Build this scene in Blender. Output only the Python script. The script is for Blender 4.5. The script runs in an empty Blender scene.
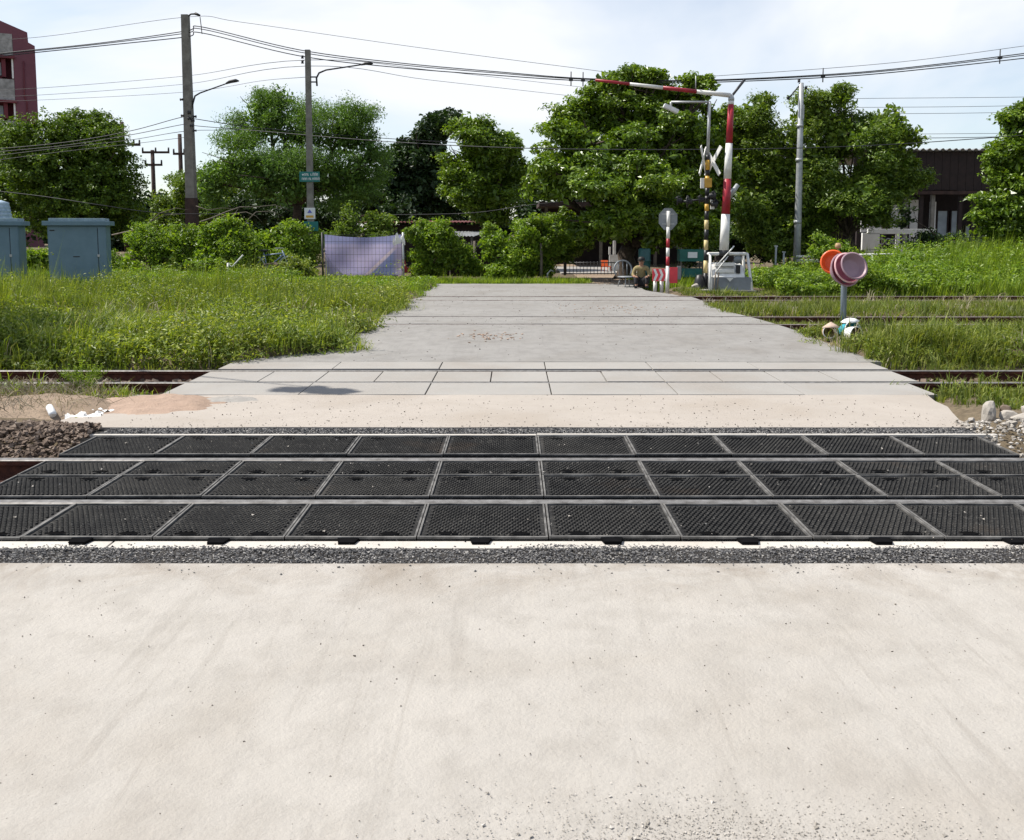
import bpy, bmesh, math, random
import numpy as np
from mathutils import Vector, Matrix

R = math.radians
SC = bpy.context.scene
COL = SC.collection
random.seed(7)

# ------------------------------------------------------------------ camera
FPX, CAMH, PITCH = 920.0, 1.45, R(5.5)
cam = bpy.data.objects.new('camera', bpy.data.cameras.new('camera'))
COL.objects.link(cam)
cam.location = (0, 0, CAMH)
cam.rotation_euler = (R(90) - PITCH, 0, 0)
cam.data.sensor_fit = 'HORIZONTAL'
cam.data.sensor_width = 36.0
cam.data.lens = 36.0 * FPX / 1024.0
cam.data.shift_y = -100.0 / 1024.0
cam.data.shift_x = -2.0 / 1024.0
cam.data.clip_end = 3000
SC.camera = cam

# ------------------------------------------------------------------ world, sun, exposure
SUN_DIR = Vector((-0.74, 0.16, 1.12)).normalized()       # towards the sun: left, beyond, high
SUN_EL = math.asin(SUN_DIR.z)
SUN_ROT = math.atan2(SUN_DIR.x, SUN_DIR.y)
world = bpy.data.worlds.new('World'); SC.world = world
world.use_nodes = True
wn, wl = world.node_tree.nodes, world.node_tree.links
wn.clear()
w_out = wn.new('ShaderNodeOutputWorld'); w_bg = wn.new('ShaderNodeBackground')
w_sky = wn.new('ShaderNodeTexSky'); w_sky.sky_type = 'NISHITA'; w_sky.sun_disc = False
w_sky.sun_elevation = SUN_EL; w_sky.sun_rotation = SUN_ROT
w_sky.air_density = 1.0; w_sky.dust_density = 0.5; w_sky.ozone_density = 1.5
w_tc = wn.new('ShaderNodeTexCoord')
w_map = wn.new('ShaderNodeMapping'); w_map.inputs['Scale'].default_value = (1.0, 1.0, 2.6)
w_noise = wn.new('ShaderNodeTexNoise'); w_noise.inputs['Scale'].default_value = 1.7
w_noise.inputs['Detail'].default_value = 6; w_noise.inputs['Roughness'].default_value = 0.5
w_noise.inputs['Distortion'].default_value = 0.4
w_ramp = wn.new('ShaderNodeValToRGB')
w_ramp.color_ramp.elements[0].position = 0.43; w_ramp.color_ramp.elements[0].color = (0.08, 0.08, 0.08, 1)
w_ramp.color_ramp.elements[1].position = 0.66; w_ramp.color_ramp.elements[1].color = (0.95, 0.95, 0.95, 1)
w_mix = wn.new('ShaderNodeMix'); w_mix.data_type = 'RGBA'
w_mix.inputs['B'].default_value = (6.6, 6.75, 7.0, 1)     # thin bright cloud
wl.new(w_tc.outputs['Generated'], w_map.inputs['Vector']); wl.new(w_map.outputs['Vector'], w_noise.inputs['Vector'])
wl.new(w_noise.outputs['Fac'], w_ramp.inputs['Fac']); wl.new(w_ramp.outputs['Color'], w_mix.inputs['Factor'])
wl.new(w_sky.outputs['Color'], w_mix.inputs['A']); wl.new(w_mix.outputs['Result'], w_bg.inputs['Color'])
w_bg.inputs['Strength'].default_value = 0.092
wl.new(w_bg.outputs['Background'], w_out.inputs['Surface'])

sun_data = bpy.data.lights.new('sun', 'SUN'); sun_data.energy = 4.4; sun_data.angle = R(0.53)
sun_data.color = (1.0, 0.95, 0.865)
sun = bpy.data.objects.new('sun', sun_data); COL.objects.link(sun)
sun.rotation_euler = SUN_DIR.to_track_quat('Z', 'Y').to_euler()

vs = SC.view_settings
vs.view_transform = 'Standard'; vs.look = 'None'; vs.gamma = 1.0; vs.use_curve_mapping = False
vs.exposure = 0.74
SC.render.engine = 'CYCLES'
SC.cycles.use_denoising = True
SC.cycles.max_bounces = 6; SC.cycles.diffuse_bounces = 3; SC.cycles.glossy_bounces = 2
SC.cycles.transmission_bounces = 4; SC.cycles.transparent_max_bounces = 6

# ------------------------------------------------------------------ plan helpers (how the place was surveyed)
SP, CP = math.sin(PITCH), math.cos(PITCH)
def GY(y, z=0.0):
    v = (320 - y) / FPX
    return (CAMH - z) * (CP + v * SP) / (SP - v * CP)
def at(x, y, Y):
    v = (320 - y) / FPX; u = (x - 514) / FPX
    k = Y / (CP + v * SP)
    return Vector((u * k, Y, CAMH + k * (v * CP - SP)))
def XA(x, Y):
    return (x - 514) / FPX * Y
def ZA(y, Y):
    return at(514, y, Y).z

# ------------------------------------------------------------------ object helpers
def tag(o, label=None, cat=None, group=None, kind=None):
    if label: o['label'] = label
    if cat: o['category'] = cat
    if group: o['group'] = group
    if kind: o['kind'] = kind
    return o
def empty(name, loc=(0, 0, 0), rz=0.0, label=None, cat=None, group=None, kind=None):
    o = bpy.data.objects.new(name, None); COL.objects.link(o)
    o.location = loc; o.rotation_euler = (0, 0, rz); o.empty_display_size = 0.2
    return tag(o, label, cat, group, kind)
def link(name, me, mats, parent=None, loc=None):
    o = bpy.data.objects.new(name, me); COL.objects.link(o)
    if mats and not me.materials:
        for m in (mats if isinstance(mats, (list, tuple)) else [mats]): me.materials.append(m)
    if parent: o.parent = parent
    if loc is not None: o.location = loc
    return o
def mesh_np(name, V, F, smooth=False, matidx=None):
    V = np.asarray(V, dtype=np.float32); F = np.asarray(F, dtype=np.int32)
    me = bpy.data.meshes.new(name); n, k = F.shape
    me.vertices.add(len(V)); me.vertices.foreach_set('co', V.ravel())
    me.loops.add(n * k); me.loops.foreach_set('vertex_index', F.ravel())
    me.polygons.add(n); me.polygons.foreach_set('loop_start', np.arange(0, n * k, k, dtype=np.int32))
    me.polygons.foreach_set('loop_total', np.full(n, k, dtype=np.int32))
    me.polygons.foreach_set('use_smooth', np.full(n, smooth, dtype=bool))
    if matidx is not None: me.polygons.foreach_set('material_index', np.asarray(matidx, dtype=np.int32))
    me.update(calc_edges=True); me.validate()
    return me

class MB:
    """Collects shapes of ONE part and links them as one mesh object."""
    def __init__(self): self.v = []; self.f = []; self.m = []; self.s = []
    def add(self, vs_, fs, mi=0, smooth=False):
        b = len(self.v); self.v += [tuple(p) for p in vs_]
        for f in fs: self.f.append([i + b for i in f]); self.m.append(mi); self.s.append(smooth)
        return self
    def box(self, a, b, mi=0, bev=0.0, M=None):
        x0, y0, z0 = a; x1, y1, z1 = b
        if x0 > x1: x0, x1 = x1, x0
        if y0 > y1: y0, y1 = y1, y0
        if z0 > z1: z0, z1 = z1, z0
        if bev <= 0:
            vs_ = [(x0,y0,z0),(x1,y0,z0),(x1,y1,z0),(x0,y1,z0),(x0,y0,z1),(x1,y0,z1),(x1,y1,z1),(x0,y1,z1)]
            fs = [(0,3,2,1),(4,5,6,7),(0,1,5,4),(1,2,6,5),(2,3,7,6),(3,0,4,7)]
        else:
            bm = bmesh.new()
            bmesh.ops.create_cube(bm, size=1.0, matrix=Matrix.Translation(((x0+x1)/2,(y0+y1)/2,(z0+z1)/2)) @ Matrix.Diagonal((x1-x0,y1-y0,z1-z0,1)))
            bmesh.ops.bevel(bm, geom=bm.edges[:], offset=bev, segments=2, affect='EDGES', profile=0.7)
            bm.verts.index_update()
            vs_ = [v.co[:] for v in bm.verts]; fs = [[v.index for v in f.verts] for f in bm.faces]; bm.free()
        if M is not None: vs_ = [tuple(M @ Vector(p)) for p in vs_]
        return self.add(vs_, fs, mi)
    def tube(self, pts, r, n=8, mi=0, caps=True, smooth=True):
        pts = [Vector(p) for p in pts]
        rs = r if isinstance(r, (list, tuple)) else [r] * len(pts)
        vs_ = []; fs = []
        up = Vector((0.13, 0.21, 1)).normalized(); prev = None
        for i, p in enumerate(pts):
            t = (pts[min(i+1, len(pts)-1)] - pts[max(i-1, 0)])
            if t.length < 1e-9: t = Vector((0,0,1))
            t.normalize()
            if prev is None:
                a = t.cross(up)
                if a.length < 0.2: a = t.cross(Vector((1, 0.1, 0)))
            else: a = prev - t * prev.dot(t)
            a.normalize(); prev = a; b = t.cross(a)
            for k in range(n):
                an = 2 * math.pi * k / n
                vs_.append(p + (a * math.cos(an) + b * math.sin(an)) * rs[i])
        for i in range(len(pts) - 1):
            for k in range(n):
                q = i * n + k; w = i * n + (k + 1) % n
                fs.append((q, w, w + n, q + n))
        self.add(vs_, fs, mi, smooth)
        if caps:
            b = len(self.v) - len(vs_)
            self.f.append([b + k for k in range(n)][::-1]); self.m.append(mi); self.s.append(False)
            e = b + (len(pts) - 1) * n
            self.f.append([e + k for k in range(n)]); self.m.append(mi); self.s.append(False)
        return self
    def lathe(self, prof, n=24, mi=0, M=None, smooth=True):
        """prof: (radius, height) pairs around local Z."""
        vs_ = []; fs = []
        for (r, z) in prof:
            for k in range(n):
                a = 2 * math.pi * k / n; vs_.append(Vector((r * math.cos(a), r * math.sin(a), z)))
        for i in range(len(prof) - 1):
            for k in range(n):
                q = i * n + k; w = i * n + (k + 1) % n
                fs.append((q, w, w + n, q + n))
        if M is not None: vs_ = [M @ v for v in vs_]
        return self.add(vs_, fs, mi, smooth)
    def prism(self, poly, axis, a, b, mi=0):
        """poly: 2-D outline, extruded from a to b along axis (0 x: (y,z), 1 y: (x,z), 2 z: (x,y))."""
        def mk(p, t):
            return (t, p[0], p[1]) if axis == 0 else (p[0], t, p[1]) if axis == 1 else (p[0], p[1], t)
        n = len(poly)
        vs_ = [mk(p, a) for p in poly] + [mk(p, b) for p in poly]
        fs = [tuple(range(n))[::-1], tuple(range(n, 2 * n))] + [(i, (i+1) % n, (i+1) % n + n, i + n) for i in range(n)]
        return self.add(vs_, fs, mi)
    def mesh(self, name):
        me = bpy.data.meshes.new(name)
        me.from_pydata(self.v, [], self.f)
        me.polygons.foreach_set('material_index', self.m); me.polygons.foreach_set('use_smooth', self.s)
        bm = bmesh.new(); bm.from_mesh(me); bmesh.ops.recalc_face_normals(bm, faces=bm.faces[:]); bm.to_mesh(me); bm.free()
        me.update(); return me
    def build(self, name, mats, parent=None, loc=None):
        return link(name, self.mesh(name), mats, parent, loc)

# ------------------------------------------------------------------ materials
MATS = {}
def nmat(name):
    m = bpy.data.materials.new(name); m.use_nodes = True
    nt = m.node_tree; p = nt.nodes['Principled BSDF']
    MATS[name] = m
    return m, nt, p
def N(nt, t, **kw):
    n = nt.nodes.new(t)
    for k, v in kw.items():
        if k in n.inputs: n.inputs[k].default_value = v
        else: setattr(n, k, v)
    return n
def noise(nt, vec, scale, detail=4, rough=0.55, dist=0.0):
    n = N(nt, 'ShaderNodeTexNoise'); n.inputs['Scale'].default_value = scale
    n.inputs['Detail'].default_value = detail; n.inputs['Roughness'].default_value = rough
    n.inputs['Distortion'].default_value = dist
    if vec is not None: nt.links.new(vec, n.inputs['Vector'])
    return n.outputs['Fac']
def ramp(nt, fac, stops):
    r = N(nt, 'ShaderNodeValToRGB'); e = r.color_ramp.elements
    while len(e) < len(stops): e.new(0.5)
    for i, (p, c) in enumerate(stops):
        e[i].position = p; e[i].color = (c, c, c, 1) if isinstance(c, (int, float)) else (*c, 1)
    nt.links.new(fac, r.inputs['Fac']); return r.outputs['Color']
def mixc(nt, fac, a, b, mode='MIX'):
    m = N(nt, 'ShaderNodeMix'); m.data_type = 'RGBA'; m.blend_type = mode
    for val, key in ((fac, 'Factor'), (a, 'A'), (b, 'B')):
        if hasattr(val, 'is_linked') or hasattr(val, 'links'): nt.links.new(val, m.inputs[key])
        elif isinstance(val, (int, float)): m.inputs[key].default_value = val
        else: m.inputs[key].default_value = (*val, 1)
    return m.outputs['Result']
def ocoord(nt, scale=(1, 1, 1), rot=(0, 0, 0)):
    tc = N(nt, 'ShaderNodeTexCoord'); mp = N(nt, 'ShaderNodeMapping')
    mp.inputs['Scale'].default_value = scale; mp.inputs['Rotation'].default_value = rot
    nt.links.new(tc.outputs['Object'], mp.inputs['Vector']); return mp.outputs['Vector']
def bump(nt, p, h, strength=0.3, dist=0.01):
    b = N(nt, 'ShaderNodeBump'); b.inputs['Strength'].default_value = strength; b.inputs['Distance'].default_value = dist
    nt.links.new(h, b.inputs['Height']); nt.links.new(b.outputs['Normal'], p.inputs['Normal'])
def simple(name, c1, c2=None, rough=0.6, scale=6.0, metal=0.0, bmp=0.0, bscale=40.0, spec=0.4, stops=(0.35, 0.68)):
    """plain paint, metal, plastic: two tones of wear by noise, fine relief"""
    m, nt, p = nmat(name)
    v = ocoord(nt)
    if c2 is None: c2 = tuple(x * 0.75 for x in c1)
    nt.links.new(ramp(nt, noise(nt, v, scale, 5, 0.6), [(stops[0], c2), (stops[1], c1)]), p.inputs['Base Color'])
    p.inputs['Roughness'].default_value = rough; p.inputs['Metallic'].default_value = metal
    p.inputs['Specular IOR Level'].default_value = spec
    if bmp: bump(nt, p, noise(nt, v, bscale, 3), bmp, 0.01)
    return m
def leafmat(name, dark, mid, light, trans=0.3, gloss=0.35, rough=0.45, big=0.35):
    m, nt, p = nmat(name)
    g = N(nt, 'ShaderNodeNewGeometry')
    col = ramp(nt, g.outputs['Random Per Island'], [(0.0, dark), (0.55, mid), (1.0, light)])
    tc = N(nt, 'ShaderNodeTexCoord')
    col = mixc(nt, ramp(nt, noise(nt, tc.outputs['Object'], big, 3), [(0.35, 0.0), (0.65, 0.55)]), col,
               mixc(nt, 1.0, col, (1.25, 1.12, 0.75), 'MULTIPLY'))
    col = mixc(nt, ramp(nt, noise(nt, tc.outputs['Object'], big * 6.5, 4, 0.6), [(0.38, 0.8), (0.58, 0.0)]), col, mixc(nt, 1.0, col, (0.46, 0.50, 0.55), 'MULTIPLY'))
    nt.links.new(col, p.inputs['Base Color'])
    p.inputs['Roughness'].default_value = rough; p.inputs['Specular IOR Level'].default_value = gloss
    t = N(nt, 'ShaderNodeBsdfTranslucent')
    nt.links.new(mixc(nt, 1.0, col, (1.7, 1.75, 0.6), 'MULTIPLY'), t.inputs['Color'])
    mx = N(nt, 'ShaderNodeMixShader'); mx.inputs['Fac'].default_value = trans
    nt.links.new(p.outputs['BSDF'], mx.inputs[1]); nt.links.new(t.outputs['BSDF'], mx.inputs[2])
    nt.links.new(mx.outputs['Shader'], nt.nodes['Material Output'].inputs['Surface'])
    return m
def stonemat(name, stops, rough=0.85, fine=60.0):
    m, nt, p = nmat(name)
    g = N(nt, 'ShaderNodeNewGeometry'); v = ocoord(nt)
    col = ramp(nt, g.outputs['Random Per Island'], stops)
    col = mixc(nt, noise(nt, v, fine, 3), mixc(nt, 1.0, col, (0.62, 0.6, 0.58), 'MULTIPLY'), col)
    nt.links.new(col, p.inputs['Base Color']); p.inputs['Roughness'].default_value = rough
    p.inputs['Specular IOR Level'].default_value = 0.25
    return m

def concrete(name, base, tan, dark, speck=0.5, streak=0.3, bstr=0.35, fine=1.0):
    m, nt, p = nmat(name)
    v = ocoord(nt)
    big = noise(nt, v, 0.8, 5, 0.55, 0.6)
    col = ramp(nt, big, [(0.3, tan), (0.5, base), (0.72, tuple(min(1, c * 1.1) for c in base))])
    med = noise(nt, v, 5.0, 6, 0.65)
    col = mixc(nt, ramp(nt, med, [(0.36, 0.34), (0.55, 0.0)]), col, dark)
    # drag and tyre marks, long in the driving direction
    vs_ = ocoord(nt, (9.0, 0.7, 1.0), (0, 0, R(14)))
    st = noise(nt, vs_, 1.0, 4, 0.6)
    col = mixc(nt, ramp(nt, st, [(0.57, 0.0), (0.68, streak)]), col, dark)
    vs2 = ocoord(nt, (16.0, 0.5, 1.0), (0, 0, R(-24)))
    col = mixc(nt, ramp(nt, noise(nt, vs2, 1.0, 5, 0.65), [(0.60, 0.0), (0.70, streak * 1.3)]), col, dark)
    col = mixc(nt, ramp(nt, noise(nt, v, 1.9, 6, 0.7, 1.2), [(0.60, 0.0), (0.75, 0.4)]), col, tan)
    # grit specks
    vo = N(nt, 'ShaderNodeTexVoronoi'); vo.inputs['Scale'].default_value = 38.0 * fine; nt.links.new(v, vo.inputs['Vector'])
    sp = ramp(nt, vo.outputs['Distance'], [(0.06, speck), (0.13, 0.0)])
    gate = ramp(nt, noise(nt, v, 2.3, 3), [(0.5, 0.0), (0.66, 1.0)])
    col = mixc(nt, mixc(nt, 1.0, sp, gate, 'MULTIPLY'), col, tuple(c * 0.4 for c in dark))
    gr = noise(nt, v, 160.0 * fine, 4, 0.75)
    col = mixc(nt, ramp(nt, gr, [(0.3, 0.22), (0.5, 0.0)]), col, dark)
    nt.links.new(col, p.inputs['Base Color'])
    p.inputs['Roughness'].default_value = 0.9; p.inputs['Specular IOR Level'].default_value = 0.2
    h = N(nt, 'ShaderNodeMath'); h.operation = 'ADD'
    nt.links.new(noise(nt, v, 70.0 * fine, 6, 0.7), h.inputs[0]); 
    h2 = N(nt, 'ShaderNodeMath'); h2.operation = 'MULTIPLY'; h2.inputs[1].default_value = 2.2
    nt.links.new(noise(nt, v, 9.0, 4, 0.6), h2.inputs[0]); nt.links.new(h2.outputs[0], h.inputs[1])
    bump(nt, p, h.outputs[0], bstr, 0.012)
    return m

def edge_stain(m):
    """tan dirt washed along the slab's far edge"""
    nt = m.node_tree; p = nt.nodes['Principled BSDF']; old = p.inputs['Base Color'].links[0].from_socket
    v = ocoord(nt); sx = N(nt, 'ShaderNodeSeparateXYZ'); nt.links.new(v, sx.inputs[0])
    mr = N(nt, 'ShaderNodeMapRange'); mr.inputs['From Min'].default_value = 3.35; mr.inputs['From Max'].default_value = 3.9
    nt.links.new(sx.outputs['Y'], mr.inputs['Value'])
    g = mixc(nt, 1.0, ramp(nt, mr.outputs['Result'], [(0.0, 0.0), (1.0, 1.0)]), ramp(nt, noise(nt, v, 2.6, 6, 0.7, 0.8), [(0.42, 0.0), (0.66, 0.75)]), 'MULTIPLY')
    nt.links.new(mixc(nt, g, old, (0.20, 0.165, 0.13)), p.inputs['Base Color'])
    return m
M_near = concrete('dusty_concrete', (0.348, 0.326, 0.298), (0.32, 0.293, 0.260), (0.243, 0.223, 0.198), 0.5, 0.34, 0.45)
edge_stain(M_near)
M_apron = concrete('apron_concrete', (0.33, 0.296, 0.262), (0.30, 0.262, 0.224), (0.30, 0.265, 0.23), 0.7, 0.25, 0.3)
M_panelc = concrete('panel_concrete', (0.272, 0.26, 0.243), (0.25, 0.23, 0.208), (0.29, 0.265, 0.24), 0.6, 0.2, 0.25)
M_road = concrete('old_concrete', (0.232, 0.223, 0.211), (0.205, 0.192, 0.176), (0.135, 0.128, 0.12), 0.6, 0.16, 0.3)
M_beam = concrete('white_concrete', (0.46, 0.435, 0.395), (0.40, 0.365, 0.32), (0.36, 0.33, 0.30), 0.8, 0.1, 0.3)
M_dirt = concrete('dirt', (0.27, 0.205, 0.15), (0.21, 0.155, 0.11), (0.13, 0.10, 0.075), 0.5, 0.1, 0.8)
M_dirtp = concrete('pink_dirt', (0.36, 0.26, 0.20), (0.30, 0.215, 0.16), (0.20, 0.15, 0.115), 0.6, 0.1, 0.8)
def groundmat():
    m, nt, p = nmat('ground_soil'); v = ocoord(nt)
    c = ramp(nt, noise(nt, v, 0.6, 6, 0.65), [(0.3, (0.10, 0.08, 0.05)), (0.55, (0.16, 0.125, 0.085)), (0.75, (0.10, 0.12, 0.04))])
    c = mixc(nt, ramp(nt, noise(nt, v, 14.0, 5, 0.7), [(0.35, 0.6), (0.6, 0.0)]), c, (0.05, 0.042, 0.03))
    nt.links.new(c, p.inputs['Base Color']); p.inputs['Roughness'].default_value = 0.95
    p.inputs['Specular IOR Level'].default_value = 0.1
    bump(nt, p, noise(nt, v, 25.0, 5, 0.7), 0.6, 0.03); return m
M_ground = groundmat()
def rubbermat():
    m, nt, p = nmat('dusty_rubber'); v = ocoord(nt)
    oi = N(nt, 'ShaderNodeObjectInfo'); va = N(nt, 'ShaderNodeVectorMath'); va.operation = 'ADD'
    nt.links.new(v, va.inputs[0]); nt.links.new(oi.outputs['Location'], va.inputs[1]); v = va.outputs[0]
    c = ramp(nt, noise(nt, v, 9.0, 6, 0.7), [(0.35, (0.008, 0.008, 0.009)), (0.60, (0.018, 0.018, 0.018)), (0.80, (0.065, 0.061, 0.055))])
    # pale dust caught between and on the studs
    sp = ramp(nt, noise(nt, v, 95.0, 2, 0.6), [(0.58, 0.0), (0.72, 0.8)])
    c = mixc(nt, mixc(nt, 1.0, sp, ramp(nt, noise(nt, v, 5.0, 4), [(0.36, 0.25), (0.62, 1.0)]), 'MULTIPLY'), c, (0.19, 0.18, 0.165))
    sz = N(nt, 'ShaderNodeSeparateXYZ'); nt.links.new(ocoord(nt), sz.inputs[0])   # tread wear: stud tops rubbed grey
    mrz = N(nt, 'ShaderNodeMapRange'); mrz.inputs['From Min'].default_value = -0.003; mrz.inputs['From Max'].default_value = -0.001; nt.links.new(sz.outputs['Z'], mrz.inputs['Value'])
    c = mixc(nt, mixc(nt, 1.0, mrz.outputs['Result'], ramp(nt, noise(nt, v, 6.0, 4, 0.7), [(0.3, 0.1), (0.7, 0.75)]), 'MULTIPLY'), c, (0.060, 0.058, 0.055))
    c = mixc(nt, ramp(nt, noise(nt, v, 1.1, 5, 0.65), [(0.60, 0.0), (0.74, 0.45)]), c, (0.075, 0.050, 0.032))
    wr = N(nt, 'ShaderNodeMath'); wr.operation = 'MULTIPLY'; wr.inputs[1].default_value = 0.28; nt.links.new(oi.outputs['Random'], wr.inputs[0])
    c = mixc(nt, mixc(nt, 1.0, wr.outputs[0], ramp(nt, noise(nt, v, 2.2, 4, 0.6), [(0.35, 0.0), (0.65, 1.0)]), 'MULTIPLY'), c, (0.10, 0.094, 0.084))
    nt.links.new(c, p.inputs['Base Color']); p.inputs['Roughness'].default_value = 0.8
    p.inputs['Specular IOR Level'].default_value = 0.12
    bump(nt, p, noise(nt, v, 200.0, 3), 0.25, 0.003); return m
M_rubber = rubbermat()
M_rim = simple('worn_rim', (0.20, 0.192, 0.18), (0.04, 0.038, 0.036), 0.7, 7.0, bmp=0.3, bscale=120)
M_black = simple('black_rubber', (0.008, 0.008, 0.009), (0.004, 0.004, 0.004), 1.0, spec=0.0)
M_pit = simple('pit_soil', (0.03, 0.026, 0.022), (0.015, 0.013, 0.012), 0.95, 20)
M_rust = simple('rust', (0.105, 0.040, 0.026), (0.045, 0.020, 0.016), 0.85, 14.0, bmp=0.5, bscale=90, spec=0.15)
M_steel = simple('worn_steel', (0.25, 0.24, 0.23), (0.12, 0.11, 0.10), 0.5, 18.0, metal=0.4)
M_railtop = simple('dull_rail_top', (0.30, 0.27, 0.25), (0.15, 0.12, 0.105), 0.5, 16.0, metal=0.35)
M_polec = simple('pole_concrete', (0.22, 0.21, 0.185), (0.14, 0.13, 0.115), 0.9, 5.0, bmp=0.5)
M_poled = simple('pole_dark_wrap', (0.06, 0.035, 0.028), (0.03, 0.018, 0.015), 0.9, 5.0)
M_galv = simple('galvanised', (0.42, 0.435, 0.44), (0.30, 0.315, 0.325), 0.5, 9.0, metal=0.35)
M_darkmetal = simple('dark_metal', (0.05, 0.05, 0.055), (0.025, 0.025, 0.027), 0.55, 9.0, metal=0.3)
M_cable = simple('cable_black', (0.035, 0.036, 0.04), (0.02, 0.02, 0.022), 0.6)
M_cab = simple('cabinet_paint', (0.125, 0.205, 0.262), (0.10, 0.172, 0.222), 0.5, 3.0, bmp=0.1, spec=0.4)
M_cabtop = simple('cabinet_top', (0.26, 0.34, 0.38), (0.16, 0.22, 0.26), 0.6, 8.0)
M_white = simple('white_paint', (0.74, 0.735, 0.71), (0.56, 0.55, 0.52), 0.5, 5.0)
M_whitep = simple('white_plastic', (0.72, 0.73, 0.74), (0.60, 0.61, 0.62), 0.4, 5.0)
M_red = simple('red_paint', (0.36, 0.018, 0.034), (0.25, 0.014, 0.026), 0.45, 5.0)
M_redbright = simple('red_reflective', (0.72, 0.06, 0.085), (0.58, 0.05, 0.07), 0.45, 5.0)
M_yellow = simple('yellow_paint', (0.62, 0.36, 0.045), (0.45, 0.26, 0.04), 0.5, 5.0)
M_cream = simple('cream_band', (0.58, 0.47, 0.22), (0.44, 0.35, 0.17), 0.55, 7.0)
M_blk = simple('black_paint', (0.016, 0.016, 0.018), (0.010, 0.010, 0.012), 0.45, 5.0)
M_grey = simple('grey_steel_panel', (0.20, 0.215, 0.225), (0.15, 0.162, 0.172), 0.55, 4.0, metal=0.1)
M_signback = simple('sign_back', (0.24, 0.26, 0.28), (0.19, 0.205, 0.22), 0.5, 6.0, metal=0.3)
M_signgreen = simple('sign_green', (0.012, 0.16, 0.15), (0.010, 0.13, 0.125), 0.5, 8.0)
M_bark = simple('bark', (0.085, 0.062, 0.045), (0.035, 0.026, 0.02), 0.95, 12.0, bmp=0.8, bscale=30)
M_deadwood = simple('dead_wood', (0.17, 0.145, 0.115), (0.09, 0.075, 0.06), 0.9, 10.0, bmp=0.5)
M_orange = simple('orange_plastic', (0.78, 0.13, 0.03), (0.68, 0.10, 0.025), 0.4, 4.0)
M_mauve = simple('mauve_plastic', (0.33, 0.22, 0.255), (0.27, 0.18, 0.21), 0.45, 4.0)
M_pinkrim = simple('faded_pink_plastic', (0.72, 0.52, 0.50), (0.66, 0.36, 0.38), 0.45, 6.0)
M_pinkdeep = simple('deep_pink_plastic', (0.50, 0.14, 0.20), (0.40, 0.11, 0.16), 0.45, 6.0)
M_cyan = simple('turquoise_plastic', (0.05, 0.36, 0.45), (0.04, 0.29, 0.37), 0.4, 6.0)
M_straw = simple('straw', (0.44, 0.30, 0.16), (0.28, 0.18, 0.10), 0.8, 30.0, bmp=0.6)
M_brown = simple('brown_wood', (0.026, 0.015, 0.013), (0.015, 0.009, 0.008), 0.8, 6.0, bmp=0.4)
M_redroof = simple('red_roof_sheet', (0.20, 0.055, 0.045), (0.11, 0.038, 0.034), 0.6, 3.0)
M_greyroof = simple('grey_roof_sheet', (0.33, 0.34, 0.35), (0.22, 0.22, 0.225), 0.6, 3.0, metal=0.2)
M_wallw = simple('white_wall', (0.80, 0.79, 0.77), (0.66, 0.65, 0.63), 0.85, 3.0)
M_wallcream = simple('old_white_wall', (0.42, 0.42, 0.43), (0.28, 0.28, 0.29), 0.85, 6.0)
M_maroon = simple('maroon_wall', (0.175, 0.066, 0.086), (0.14, 0.052, 0.07), 0.85, 0.4)
M_maroon2 = simple('dark_maroon', (0.16, 0.035, 0.045), (0.11, 0.025, 0.035), 0.85, 0.6)
M_dirtyblock = simple('weathered_block', (0.40, 0.39, 0.375), (0.20, 0.195, 0.185), 0.9, 2.4)
def glassmat():
    m, nt, p = nmat('window_glass'); p.inputs['Base Color'].default_value = (0.04, 0.05, 0.055, 1)
    p.inputs['Roughness'].default_value = 0.06; p.inputs['Specular IOR Level'].default_value = 0.8
    v = ocoord(nt); bump(nt, p, noise(nt, v, 3.0, 2), 0.05, 0.02); return m
M_glass = glassmat()
M_curtain = simple('pale_blue_curtain', (0.40, 0.46, 0.50), (0.30, 0.35, 0.39), 0.8, 4.0)
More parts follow.
